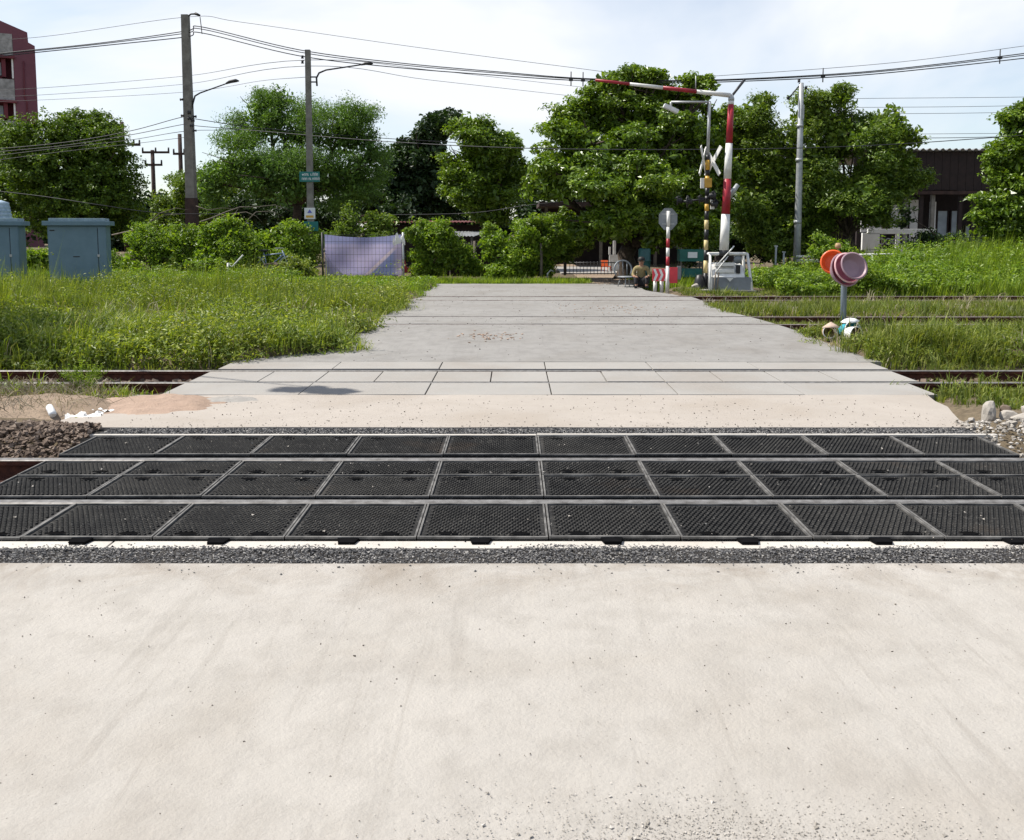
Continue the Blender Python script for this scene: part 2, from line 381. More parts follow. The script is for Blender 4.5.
def bannermat():
    m, nt, p = nmat('printed_banner'); tc = N(nt, 'ShaderNodeTexCoord')
    sx = N(nt, 'ShaderNodeSeparateXYZ'); nt.links.new(tc.outputs['Object'], sx.inputs[0])
    base = ramp(nt, noise(nt, tc.outputs['Object'], 1.2, 3), [(0.35, (0.50, 0.47, 0.76)), (0.65, (0.66, 0.61, 0.84))])
    ad = N(nt, 'ShaderNodeMath'); ad.operation = 'MULTIPLY_ADD'; ad.inputs[1].default_value = 0.95
    nt.links.new(sx.outputs['X'], ad.inputs[0])
    ng = N(nt, 'ShaderNodeMath'); ng.operation = 'MULTIPLY'; ng.inputs[1].default_value = -1.0
    nt.links.new(sx.outputs['Z'], ng.inputs[0]); nt.links.new(ng.outputs[0], ad.inputs[2])
    # printed wedge: white stripe with a blue field below it (lower right), blue band along the top
    s1 = ramp(nt, ad.outputs[0], [(0.0, 0.0), (0.12, 0.0), (0.16, 1.0), (1.0, 1.0)])
    s0 = ramp(nt, ad.outputs[0], [(0.0, 0.0), (0.02, 1.0), (0.10, 1.0), (0.16, 0.0)])
    top = ramp(nt, sx.outputs['Z'], [(0.86, 0.0), (0.92, 1.0), (1.0, 1.0)])
    mk = N(nt, 'ShaderNodeMath'); mk.operation = 'ADD'; nt.links.new(sx.outputs['X'], mk.inputs[0]); mk.inputs[1].default_value = 0.15
    right = ramp(nt, mk.outputs[0], [(0.0, 0.0), (0.05, 1.0)])
    c = mixc(nt, mixc(nt, 1.0, s1, right, 'MULTIPLY'), base, (0.30, 0.36, 0.64))
    c = mixc(nt, mixc(nt, 1.0, s0, right, 'MULTIPLY'), c, (0.78, 0.68, 0.78))
    c = mixc(nt, ramp(nt, sx.outputs['X'], [(0.8, 0.0), (0.98, 1.0)]), c, (0.56, 0.49, 0.70))
    c = mixc(nt, mixc(nt, 0.7, (0, 0, 0), top), c, (0.30, 0.34, 0.62))
    nt.links.new(c, p.inputs['Base Color']); p.inputs['Roughness'].default_value = 0.5
    t = N(nt, 'ShaderNodeBsdfTranslucent'); nt.links.new(c, t.inputs['Color'])
    mx = N(nt, 'ShaderNodeMixShader'); mx.inputs['Fac'].default_value = 0.7
    nt.links.new(p.outputs['BSDF'], mx.inputs[1]); nt.links.new(t.outputs['BSDF'], mx.inputs[2])
    nt.links.new(mx.outputs['Shader'], nt.nodes['Material Output'].inputs['Surface'])
    return m
M_banner = bannermat()
M_skin = simple('skin', (0.30, 0.165, 0.105), (0.26, 0.14, 0.09), 0.55, 10)
M_shirt = simple('olive_yellow_cloth', (0.27, 0.22, 0.10), (0.20, 0.16, 0.075), 0.85, 12, bmp=0.4)
M_trouser = simple('black_cloth', (0.022, 0.022, 0.027), (0.014, 0.014, 0.018), 0.85, 12, bmp=0.3)
M_hair = simple('black_hair', (0.012, 0.010, 0.009), (0.008, 0.007, 0.006), 0.6, 30)
M_litter = simple('white_litter', (0.75, 0.74, 0.72), (0.60, 0.58, 0.55), 0.6, 8)
M_littert = simple('teal_litter', (0.10, 0.32, 0.30), (0.35, 0.50, 0.48), 0.6, 9)
M_drygrass = leafmat('dry_grass', (0.200, 0.165, 0.120), (0.340, 0.300, 0.240), (0.500, 0.460, 0.400), 0.2, 0.2, 0.7)
M_ballast = stonemat('ballast_stone', [(0.0, (0.09, 0.065, 0.05)), (0.5, (0.17, 0.125, 0.095)), (1.0, (0.27, 0.215, 0.175))])
M_gravel = stonemat('asphalt_gravel', [(0.0, (0.055, 0.055, 0.060)), (0.45, (0.12, 0.12, 0.125)), (0.8, (0.22, 0.215, 0.21)), (1.0, (0.40, 0.385, 0.36))])
M_grit = stonemat('pale_grit', [(0.0, (0.26, 0.24, 0.21)), (0.6, (0.42, 0.39, 0.35)), (1.0, (0.55, 0.52, 0.48))])
M_pebble = stonemat('dark_pebble', [(0.0, (0.07, 0.06, 0.05)), (0.6, (0.15, 0.13, 0.11)), (1.0, (0.32, 0.29, 0.26))])
M_rock = stonemat('pale_rock', [(0.0, (0.30, 0.27, 0.235)), (1.0, (0.46, 0.43, 0.39))], fine=14)

L_grass = leafmat('grass_blades', (0.079, 0.125, 0.020), (0.155, 0.214, 0.032), (0.280, 0.306, 0.058), 0.34, 0.25, 0.55, 0.5)
L_grass2 = leafmat('bright_grass', (0.112, 0.177, 0.021), (0.176, 0.266, 0.030), (0.275, 0.345, 0.057), 0.38, 0.25, 0.55, 0.5)
L_yellow = leafmat('yellowing_grass', (0.086, 0.127, 0.025), (0.159, 0.200, 0.042), (0.251, 0.275, 0.079), 0.32, 0.25, 0.6, 0.7)
L_weed = leafmat('weed_leaves', (0.098, 0.148, 0.026), (0.184, 0.250, 0.039), (0.317, 0.348, 0.074), 0.32, 0.35, 0.5, 0.6)
L_bush = leafmat('bush_leaves', (0.090, 0.162, 0.017), (0.158, 0.259, 0.026), (0.267, 0.360, 0.050), 0.36, 0.35, 0.45, 0.5)
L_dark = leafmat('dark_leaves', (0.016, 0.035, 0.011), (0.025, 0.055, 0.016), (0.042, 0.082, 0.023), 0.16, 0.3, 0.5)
L_mid = leafmat('mid_leaves', (0.071, 0.127, 0.017), (0.131, 0.207, 0.025), (0.223, 0.304, 0.044), 0.26, 0.35, 0.45)
L_teak = leafmat('broad_leaves', (0.070, 0.128, 0.014), (0.128, 0.214, 0.017), (0.209, 0.301, 0.031), 0.26, 0.45, 0.38)
L_wisp = leafmat('feathery_leaves', (0.066, 0.132, 0.028), (0.107, 0.200, 0.039), (0.167, 0.288, 0.060), 0.28, 0.3, 0.5)
L_vine = leafmat('vine_leaves', (0.050, 0.097, 0.011), (0.091, 0.163, 0.014), (0.159, 0.235, 0.022), 0.26, 0.3, 0.5)

# ------------------------------------------------------------------ ground sheet
def zroad(Y):
    pts = [(-50, 0), (6.72, 0), (8.5, -0.1), (10.9, -0.1), (13.6, 0), (60, 0)]
    for (a, za), (b, zb) in zip(pts, pts[1:]):
        if Y <= b: return za + (zb - za) * (Y - a) / (b - a)
    return 0
def sstep(a, b, x):
    t = min(1, max(0, (x - a) / (b - a))); return t * t * (3 - 2 * t)
def hnoise(x, y):
    return (math.sin(x * 1.7 + 1.3 * math.sin(y * 0.9)) * math.cos(y * 1.3 + 0.7 * x) * 0.5
            + 0.5 * math.sin(x * 3.9 - y * 2.7) * math.cos(y * 4.3 + x * 1.1))
def edgeL(Y):
    return -2.05 - 1.3 * sstep(11.9, 10.8, Y) + 0.06 * math.sin(Y * 1.9)
def edgeR(Y):
    return 3.72 + 0.46 * max(0, min(1, (16.5 - Y) / 5.6)) - 0.25 * sstep(9.6, 8.3, Y) + 0.04 * math.sin(Y * 1.3 + 1)
def ground_z(X, Y):
    side = max(sstep(-0.0, 0.25, edgeL(Y) - X), sstep(-0.0, 0.25, X - (edgeR(Y) if Y > 8.75 else 3.36 + 0.28 * (Y - 6.74))))
    if Y < 3.0: return -0.16
    if Y > 25.65:
        side = 1
    off = -0.03 + 0.03 * hnoise(X, Y)
    if Y < 6.9:
        off = -0.165 + 0.02 * hnoise(X * 2, Y * 2) + 0.10 * sstep(6.3, 6.9, Y) * (1 if abs(X) > 3 else 0)
        if Y < 4.3: off = -0.16
        side = 1
    elif Y < 8.7: off = zroad(Y) - 0.012 + 0.02 * hnoise(X * 1.6, Y * 2) + 0.03 * sstep(-3.6, -4.4, X)
    elif Y < 11.2:
        off = -0.235 + 0.03 * hnoise(X * 2, Y * 2) + 0.20 * sstep(10.7, 11.2, Y) + 0.16 * sstep(9.1, 8.7, Y)
    else:
        off = 0.0 + 0.05 * hnoise(X * .7, Y * .7) + 0.13 * sstep(16.5, 20, Y) * (1 if X < 0 else 0.2)
    if X > 3.8: off -= 0.13 * (sstep(13.7, 14.0, Y) * sstep(16.3, 15.9, Y) + sstep(18.8, 19.1, Y) * sstep(21.0, 20.7, Y))
    if Y > 25.4 and abs(X) < 5: off = min(off, 0.0)
    if X > 5: off += 0.55 * sstep(6.5, 13, X) * sstep(21, 25.5, Y) * (1 - 0.6 * sstep(30, 40, Y))
    inside = zroad(Y) - 0.16
    return inside * (1 - side) + off * side
def lines(a, b, step, far):
    n = int(round((b - a) / step)); l = [a + (b - a) * i / n for i in range(n + 1)]
    return [a - f for f in far[::-1]] + l + [b + f for f in far]
gx = lines(-16, 20, 0.3, [1, 3, 8, 20, 50, 120, 300, 700]); gy = lines(2.0, 32, 0.22, [1, 3, 8, 20, 50, 120, 300, 900])
gv = [(x, y, ground_z(x, y)) for y in gy for x in gx]
nx = len(gx)
gf = [(j * nx + i, j * nx + i + 1, (j + 1) * nx + i + 1, (j + 1) * nx + i) for j in range(len(gy) - 1) for i in range(nx - 1)]
ground = link('ground', mesh_np('ground', gv, gf, True), M_ground)
tag(ground, 'brown soil of the railway land under grass and weeds', 'ground', kind='structure')

# ------------------------------------------------------------------ road slabs
def strip(name, mat, y0, y1, xl, xr, parent, dz=0.0, thick=0.16, ny=None, nxs=24, zf=zroad):
    """a concrete slab, top following the road's profile, with its edges"""
    ny = ny or max(2, int((y1 - y0) / 0.35)); V = []; F = []
    for j in range(ny + 1):
        Y = y0 + (y1 - y0) * j / ny
        a = xl(Y) if callable(xl) else xl; b = xr(Y) if callable(xr) else xr
        for i in range(nxs + 1):
            X = a + (b - a) * i / nxs
            V.append((X, Y, zf(Y) + dz + 0.004 * hnoise(X * 1.3, Y * 1.3)))
    w = nxs + 1; top = len(V)
    V += [(x, y, z - thick) for (x, y, z) in V]
    for j in range(ny):
        for i in range(nxs):
            q = j * w + i; F.append((q, q + 1, q + 1 + w, q + w))
    def side(ids):
        for p, q in zip(ids, ids[1:]): F.append((q, p, p + top, q + top))
    side([i for i in range(w)][::-1]); side([ny * w + i for i in range(w)])
    side([j * w for j in range(ny + 1)]); side([j * w + nxs for j in range(ny + 1)][::-1])
    return link(name, mesh_np(name, V, F, False), mat, parent)
road = empty('road', (0, 0, 0), label='pale concrete road running straight over the railway tracks', cat='road', kind='structure')
strip('concrete_slab', M_near, -6.0, 3.884, -14, 14, road, 0.012, 0.16, 24, 40)
strip('concrete_slab', M_apron, 6.74, 8.655, lambda Y: edgeL(Y) - 0.25, lambda Y: 3.42 + 0.28 * (Y - 6.74) + 0.03 * math.sin(Y * 5), road, 0.0)
strip('concrete_slab', M_road, 10.885, 14.29, lambda Y: edgeL(Y) - 0.2, lambda Y: edgeR(Y) + 0.2, road)
strip('concrete_slab', M_road, 14.44, 15.58, lambda Y: edgeL(Y) - 0.2, lambda Y: edgeR(Y) + 0.2, road)
strip('concrete_slab', M_road, 15.73, 19.33, lambda Y: edgeL(Y) - 0.2, lambda Y: edgeR(Y) + 0.2, road)
strip('concrete_slab', M_road, 19.47, 20.43, lambda Y: edgeL(Y) - 0.2, lambda Y: edgeR(Y) + 0.2, road)
strip('concrete_slab', M_road, 20.57, 25.6, lambda Y: edgeL(Y) - 0.2, lambda Y: edgeR(Y) - 0.45 * sstep(21, 23, Y), road)
# dirt lane to the yard under the big tree
dirt_lane = strip('dirt_lane', M_dirt, 25.65, 42, 2.0, 4.6, None, 0.012, 0.2)
tag(dirt_lane, 'brown leaf-strewn lane from the road end to the iron gate', 'path', kind='structure')

# ------------------------------------------------------------------ rubber crossing deck of the near track
deck = empty('crossing_deck', (0, 0, 0), label='black studded rubber deck between the rails of the near track', cat='crossing', kind='structure')
MB().box((-7.0, 3.9, -0.17), (7.0, 4.82, -0.055)).build('deck_bed', M_pit, deck)
MB().box((-2.99, 4.825, -0.17), (3.32, 6.73, -0.057)).build('deck_bed', M_pit, deck)
def panel_mesh(w, d, slots, rear_rim=True, front_rim=True):
    """rubber panel: slab with rows of diamond studs; leaves the slots bare"""
    V = []; F = []
    def addq(vs_, fs):
        b = len(V); V.extend(vs_); F.extend([tuple(i + b for i in f) for f in fs])
    addq([(0,0,-0.05),(w,0,-0.05),(w,d,-0.05),(0,d,-0.05),(0,0,-0.009),(w,0,-0.009),(w,d,-0.009),(0,d,-0.009)],
         [(4,5,6,7),(0,1,5,4),(1,2,6,5),(2,3,7,6),(3,0,4,7)])
    p = 0.0265
    nx_, ny_ = int((w - 0.05) / p), int((d - 0.05) / p)
    ox, oy = (w - (nx_ - 1) * p) / 2, (d - (ny_ - 1) * p) / 2
    for j in range(ny_):
        for i in range(nx_):
            x = ox + i * p + (p / 2 if j % 2 else 0) - p / 4; y = oy + j * p
            if any(((x - sx) / 0.052) ** 2 + ((y - sy) / 0.028) ** 2 < 1 for sx, sy in slots): continue
            a, b_, h = 0.0118, 0.0072, 0.0
            addq([(x-a,y,-0.009),(x,y-a,-0.009),(x+a,y,-0.009),(x,y+a,-0.009),(x-b_,y,h),(x,y-b_,h),(x+b_,y,h),(x,y+b_,h)],
                 [(4,5,6,7),(0,1,5,4),(1,2,6,5),(2,3,7,6),(3,0,4,7)])
    return mesh_np('rubber_panel', V, F)
def rim_mesh(w, d, front, rear, t=0.0095):
    mb = MB()
    mb.box((0, 0, -0.009), (t, d, 0.001)); mb.box((w - t, 0, -0.009), (w, d, 0.001))
    if front: mb.box((t + .001, 0, -0.009), (w - t - .001, front, 0.0005))
    if rear: mb.box((t + .001, d - rear, -0.009), (w - t - .001, d, 0.0005))
    return mb.mesh('rim')
def slot_mesh():
    mb = MB(); n = 14; vs_ = [(0, 0, 0.0012)] + [(0.050 * math.cos(2*math.pi*k/n) * (1 + .12*math.sin(3*k)), 0.021 * math.sin(2*math.pi*k/n), 0.0012) for k in range(n)]
    mb.add(vs_, [(0, 1 + k, 1 + (k + 1) % n) for k in range(n)])
    return mb.mesh('lifting_slot')
SLOT = slot_mesh()
PW, X0 = 0.63, 0.165
ROWS = [(4.268, 4.815, range(-10, 10), [(0.14, 0.055), (0.49, 0.055)], 0.016, 0.010),
        (4.952, 5.398, range(-5, 5), [(0.16, 0.36), (0.47, 0.36)], 0.012, 0.007),
        (5.404, 5.740, range(-5, 5), [(0.16, 0.075), (0.47, 0.075)], 0.007, 0.010),
        (5.912, 6.458, range(-5, 5), [(0.13, 0.455), (0.50, 0.455)], 0.014, 0.012)]
BRACKET = MB().prism([(-0.052, 0.004), (0.052, 0.004), (0.038, -0.06), (-0.038, -0.06)], 2, -0.03, -0.008).mesh('bracket')
for y0, y1, ks, slots, fr, rr in ROWS:
    w, d = PW - 0.006, y1 - y0
    pm, rm = panel_mesh(w, d, slots), rim_mesh(w, d, fr, rr)
    for k in ks:
        o = link('rubber_panel', pm, M_rubber, deck, (X0 + k * PW + 0.003, y0, random.uniform(-0.003, 0.002)))
        o.rotation_euler = (random.uniform(-.004, .004), random.uniform(-.004, .004), random.uniform(-.002, .002))
        link('rim', rm, M_rim, o)
        for sx, sy in slots: link('lifting_slot', SLOT, M_black, o, (sx, sy, 0))
        if y0 < 4.5: link('bracket', BRACKET, M_black, o, (w / 2 + random.uniform(-.02, .02), 0, 0.004))
# white edge beam
beam = empty('edge_beam', (0, 0, 0), label='white concrete edge beam along the front of the rubber deck', cat='kerb', kind='structure')
for k in range(-3, 3):
    x0 = k * 2.4 + 0.5
    MB().box((x0, 4.135, -0.15), (x0 + 2.39, 4.262, -0.020 + random.uniform(-.002, .002)), bev=0.006).build('beam_segment', M_beam, beam)
beam2 = empty('edge_beam', (0, 0, 0), label='thin white concrete edge along the back of the rubber deck', cat='kerb', kind='structure')
for k in range(-2, 2):
    x0 = k * 1.65 + 0.165
    MB().box((x0, 6.464, -0.15), (x0 + 1.644, 6.500, 0.004 + random.uniform(-.002, .002)), bev=0.004).build('beam_segment', M_beam, beam2)

# ------------------------------------------------------------------ rails
def rail(Yc, ztop, x0, x1, label, top=M_steel, cuts=None):
    h, hw, fw = 0.145, 0.0325, 0.058
    prof = [(-fw, -h), (fw, -h), (fw, -h + .012), (.012, -h + .03), (.0085, -.045), (hw - .002, -.036), (hw, -.006), (hw - .006, 0),
            (-hw + .006, 0), (-hw, -.006), (-hw + .002, -.036), (-.0085, -.045), (-.012, -h + .03), (-fw, -h + .012)]
    mb = MB(); n = len(prof)
    vs_ = [(x0, p[0], p[1]) for p in prof] + [(x1, p[0], p[1]) for p in prof]
    b = 0
    mb.v = vs_
    for i in range(n):
        mb.f.append([i, (i + 1) % n, (i + 1) % n + n, i + n]); mb.m.append(1 if i in (6, 7, 8) else 0); mb.s.append(False)
    mb.f.append(list(range(n))[::-1]); mb.m.append(0); mb.s.append(False)
    mb.f.append(list(range(n, 2 * n))); mb.m.append(0); mb.s.append(False)
    o = mb.build('rail', [M_rust, top], None, (0, Yc, ztop))
    return tag(o, label, 'rail', 'steel rails of the four tracks')
rail(4.857, -0.001, -14, 14, 'rail nearest the camera, between first and second rows of rubber panels')
rail(5.784, -0.001, -14, 14, 'far rail of the rubber-decked track, in front of the back panel row')
rail(9.402, -0.103, -16, 16, 'near rail of the second track, set in pale concrete panels')
rail(10.222, -0.103, -16, 16, 'far rail of the second track, rusty and exposed below the left grass bank')
rail(14.365, -0.001, -20, 20, 'near rail of the third track, among grass beside the basin post', M_railtop)
rail(15.655, -0.001, -20, 20, 'far rail of the third track, half hidden in grass', M_railtop)
rail(19.40, 0.006, -22, 24, 'near rail of the farthest track, sunk in the old road', M_railtop)
rail(20.50, 0.010, -22, 24, 'far rail of the farthest track, brown at the foot of tall grass on right', M_railtop)

# ------------------------------------------------------------------ concrete deck of the second track
deck2 = empty('concrete_deck', (0, 0, 0), label='pale concrete panel deck around the rails of the second track', cat='crossing', kind='structure')
MB().box((-3.37, 8.66, -0.30), (4.22, 10.88, -0.235)).build('deck_bed', M_pit, deck2)
def cpanels(y0, y1, xs, dz=-0.10):
    for a, b in zip(xs, xs[1:]):
        MB().box((a + 0.006, y0, -0.115), (b - 0.006, y1, 0.0 + random.uniform(-.003, .003)), bev=0.005).build('concrete_panel', M_panelc, deck2, (0, 0, dz))
rowx = [-3.38, -2.06, -0.85, 0.36, 1.57, 2.78, 4.05]
cpanels(8.672, 9.355, rowx)
cpanels(9.447, 10.125, [-3.38, -2.665, -2.06] + [-1.455 + .605 * k for k in range(9)] + [4.2])
cpanels(10.325, 10.872, [-3.36, -2.06, -0.85, 0.36, 1.57, 2.78, 4.25])

# ------------------------------------------------------------------ loose stones (nobody could count them)
rng = np.random.default_rng(11)
OCT = np.array([(1,0,0),(-1,0,0),(0,1,0),(0,-1,0),(0,0,1),(0,0,-1)], float)
OCTF = np.array([(0,2,4),(2,1,4),(1,3,4),(3,0,4),(2,0,5),(1,2,5),(3,1,5),(0,3,5)])
CUB = np.array([(-1,-1,-1),(1,-1,-1),(1,1,-1),(-1,1,-1),(-1,-1,1),(1,-1,1),(1,1,1),(-1,1,1)], float) * 0.72
CUBF = np.array([(0,3,2),(0,2,1),(4,5,6),(4,6,7),(0,1,5),(0,5,4),(1,2,6),(1,6,5),(2,3,7),(2,7,6),(3,0,4),(3,4,7)])
def rotmats(n):
    q = rng.normal(size=(n, 4)); q /= np.linalg.norm(q, axis=1)[:, None]
    w, x, y, z = q.T
    return np.stack([1-2*(y*y+z*z), 2*(x*y-z*w), 2*(x*z+y*w), 2*(x*y+z*w), 1-2*(x*x+z*z), 2*(y*z-x*w), 2*(x*z-y*w), 2*(y*z+x*w), 1-2*(x*x+y*y)], 1).reshape(n, 3, 3)
TET = np.array([(1, 1, 1), (1, -1, -1), (-1, 1, -1), (-1, -1, 1)], float) * .8
TETF = np.array([(0, 1, 2), (0, 3, 1), (0, 2, 3), (1, 3, 2)])
def stones(name, P, S, mat, label, cat, cubic=False, flat=0.75, parent=None):
    base, bf = (CUB, CUBF) if cubic else (TET, TETF) if S.max() < .02 else (OCT, OCTF)
    n = len(P); nv = len(base)
    V = base[None] * (1 + rng.uniform(-.35, .35, (n, nv, 3))) * rng.uniform(.65, 1.25, (n, 1, 3))
    V = np.einsum('nij,nvj->nvi', rotmats(n), V); V[:, :, 2] *= flat
    V = V * S[:, None, None] + P[:, None, :]
    F = (bf[None] + (np.arange(n) * nv)[:, None, None]).reshape(-1, 3)
    o = link(name, mesh_np(name, V.reshape(-1, 3), F), mat, parent)
    return tag(o, label, cat, kind='stuff')
n = 30000
P = np.c_[rng.uniform(-4.0, 4.0, n), rng.uniform(3.880, 4.165, n), np.full(n, -0.004)]
P[:, 2] += 0.005 * np.sin(P[:, 0] * 5) + rng.uniform(-.005, .005, n)
MB().box((-7, 3.885, -0.10), (7, 4.134, -0.009)).build('gravel_bed', M_pit, road)
edge = 4.135 + .022 * np.sin(P[:, 0] * 3.1) + .018 * np.sin(P[:, 0] * 11.3) + rng.normal(0, .012, n)
spill = rng.random(n) < .012
P[:, 1] = np.where(P[:, 1] > edge, 3.885 + (P[:, 1] - 3.885) * .8, P[:, 1])
P[spill, 1] = rng.normal(4.15, .05, spill.sum()); P[spill, 2] = -.016
sp2 = rng.random(n) < .006; P[sp2, 1] = 3.884 - np.abs(rng.normal(0, .06, sp2.sum())); P[sp2, 2] = .014
stones('gravel', P, rng.uniform(.0026, .0056, n) * rng.choice([1, 1, 1, 1.4], n), M_gravel, 'dark grey gravel strip between the near concrete and the edge beam', 'gravel', flat=.5)
n = 13000
P = np.c_[rng.uniform(-3.0, 3.35, n), rng.uniform(6.50, 6.75, n) + rng.normal(0, .02, n), np.full(n, -0.008)]
MB().box((-3.1, 6.502, -0.14), (3.4, 6.738, -0.02)).build('gravel_bed', M_pit, road)
stones('gravel', P, rng.uniform(.004, .008, n), M_gravel, 'narrow dark gravel strip behind the rubber deck', 'gravel')
# grit crumbled over the near slab at the bottom edge of the picture
n = 3600
cx = rng.choice([0.42, 0.62, 0.25, 0.8, -0.1, 1.0], n, p=[.3, .2, .2, .12, .1, .08])
P = np.c_[cx + rng.normal(0, .13, n), 2.03 + np.abs(rng.normal(0, .10, n)), np.full(n, 0.014)]
S = .0007 + .0022 * rng.random(n) ** 2.5; S[rng.random(n) < .04] *= 2.2
stones('crumbled_grit', P, S, M_grit, 'pale crumbled concrete grit at the bottom centre of the near slab', 'grit', flat=.45)
n = 1100
P = np.c_[rng.uniform(-3.5, 3.5, n), 2.0 + 1.88 * rng.random(n) ** 0.8, np.full(n, 0.014)]
P[:, 0] *= P[:, 1] / 4 + .05
S = .0008 + .0020 * rng.random(n) ** 2; S[rng.random(n) < .04] *= 2.4
stones('scattered_pebbles', P, S, M_pebble, 'tiny dark pebbles scattered over the near concrete', 'pebbles')
n = 1400
P = np.c_[rng.uniform(-3, 3.5, n), 6.74 + 1.9 * rng.random(n) ** 1.6, np.zeros(n)]
P[:, 2] = [zroad(y) + .003 for y in P[:, 1]]
stones('scattered_pebbles', P, .0016 + .006 * rng.random(n) ** 4, M_pebble, 'dark pebbles strewn on the concrete apron behind the rubber deck', 'pebbles')
n = 900
P = np.c_[rng.uniform(-2.2, 3.6, n), 10.9 + 13 * rng.random(n), np.zeros(n)]
P[:, 2] = [zroad(y) + .003 for y in P[:, 1]]
stones('scattered_pebbles', P, .003 + .010 * rng.random(n) ** 4, M_pebble, 'small stones and crumbs on the far road', 'pebbles')
# brown leaf and bark crumbs on the far road
n = 160
P = np.r_[np.c_[rng.normal(-.35, .22, 80), rng.normal(12.9, .18, 80), np.zeros(80)], np.c_[rng.normal(1.9, .6, 80), rng.normal(17.4, .6, 80), np.zeros(80)]]
P[:, 2] = [zroad(y) + .006 for y in P[:, 1]]
stones('bark_crumbs', P, rng.uniform(.01, .03, n), M_dirtp, 'patches of brown bark and leaf crumbs on the far road', 'litter', flat=.3)
n = 260
P = np.c_[rng.uniform(-2.9, 3.2, n), rng.choice([4.35, 4.6, 5.1, 5.55, 6.15], n) + rng.normal(0, .12, n), np.full(n, .004)]
P = P[(np.abs(P[:, 1] - 4.86) > .1) & (np.abs(P[:, 1] - 5.82) > .1)]
stones('dirt_crumbs', P, .0015 + .007 * rng.random(len(P)) ** 4, M_grit, 'small pale dirt crumbs lying on the rubber panels', 'crumbs')
# ballast at both ends of the rubber deck and along the tracks
n = 6500
P = np.c_[-3.02 - 3.2 * rng.random(n) ** 0.9, rng.uniform(5.99, 6.95, n), np.zeros(n)]
P[:, 2] = [-0.13 + 0.15 * sstep(6.0, 6.5, y) - 0.03 * sstep(6.6, 6.95, y) + rng.uniform(-.02, .02) for y in P[:, 1]]
keep = (P[:, 0] < -3.03 - 0.9 * np.clip((P[:, 1] - 6.75) / .3, 0, 1))
P = P[keep]
stones('ballast', P, rng.uniform(.012, .030, len(P)), M_ballast, 'brown crushed-stone ballast heaped left of the rubber deck', 'ballast')
n = 4200
P = np.c_[np.where(rng.random(n) < .5, -3.03 - 4 * rng.random(n), 3.36 + 4 * rng.random(n)), rng.uniform(4.93, 5.74, n), np.full(n, -.14)]
stones('ballast', P, rng.uniform(.014, .03, n), M_ballast, 'dark ballast lying between the rails beyond both ends of the rubber deck', 'ballast')
n = 1500
P = np.c_[3.35 + 2.5 * rng.random(n), rng.uniform(6.0, 7.0, n), np.zeros(n)]
P[:, 2] = [-0.13 + 0.13 * sstep(6.0, 6.5, y) + rng.uniform(-.02, .02) for y in P[:, 1]]
stones('ballast', P, rng.uniform(.007, .024, n), M_grit, 'pale grey rubble right of the rubber deck', 'ballast')
n = 1600
P = np.c_[np.where(rng.random(n) < .5, -3.4 - 5 * rng.random(n), 4.3 + 5 * rng.random(n)), rng.uniform(9.2, 10.7, n), np.full(n, -.215)]
stones('ballast', P, rng.uniform(.02, .045, n), M_ballast, 'ballast under the exposed rails of the second track', 'ballast', cubic=True)

# rubbish and leaf mould on the far verge
n = 260
P = np.c_[rng.uniform(2.2, 4.3, n), rng.uniform(25.0, 27.5, n), np.full(n, .02)]
stones('leaf_mould', P, rng.uniform(.015, .05, n), M_dirt, 'brown leaf mould where the road meets the lane under the biggest tree', 'litter', flat=.25)
# single rocks
def rock_mesh(seed, rough=0.28):
    bm = bmesh.new(); bmesh.ops.create_icosphere(bm, subdivisions=3, radius=1.0)
    r = random.Random(seed); planes = []
    for _ in range(14):
        d = Vector((r.gauss(0, 1), r.gauss(0, 1), r.gauss(0, 1))).normalized(); planes.append((d, r.uniform(.45, .85)))
    for v in bm.verts:
        for d, k in planes:
            t = v.co.dot(d)
            if t > k: v.co -= d * (t - k) * 0.92
        v.co *= 1 + 0.035 * math.sin(v.co.x * 9 + seed) * math.cos(v.co.y * 8 + v.co.z * 7)
    me = bpy.data.meshes.new('rock'); bm.to_mesh(me); bm.free()
    return me
def rock(px, py, Y, sx, sz, seed, label, z=None, mat=M_rock):
    p = at(px, py, Y); zz = ground_z(p.x, Y) if z is None else z
    o = link('rock', rock_mesh(seed), mat, None, (p.x, Y, zz + sz * 0.55))
    o.scale = (sx, sx * 0.85, sz); o.rotation_euler = (0, 0, seed * 1.3)
    return tag(o, label, 'rock', 'loose rocks right of the crossing')
rock(988, 407, 7.25, 0.10, 0.115, 1, 'largest pale boulder beside the right road edge', -0.06)
rock(1008, 412, 7.2, 0.085, 0.05, 2, 'low flat grey rock just right of the largest boulder', -0.04)
rock(1006, 402, 7.55, 0.07, 0.045, 3, 'dark small rock behind the rubble right of the boulder', -0.05, M_ballast)
rock(1020, 414, 7.1, 0.075, 0.07, 4, 'white jagged rock cut by the right frame edge', -0.05)
rock(1030, 404, 7.4, 0.08, 0.07, 5, 'grey rock just beyond the right frame edge', -0.05)
rock(1012, 421, 6.9, 0.055, 0.045, 6, 'small pale rock at front of the rubble by the deck corner', -0.04)
rock(972, 416, 7.05, 0.035, 0.03, 8, 'fist-sized pale stone left of the largest boulder', -0.03)

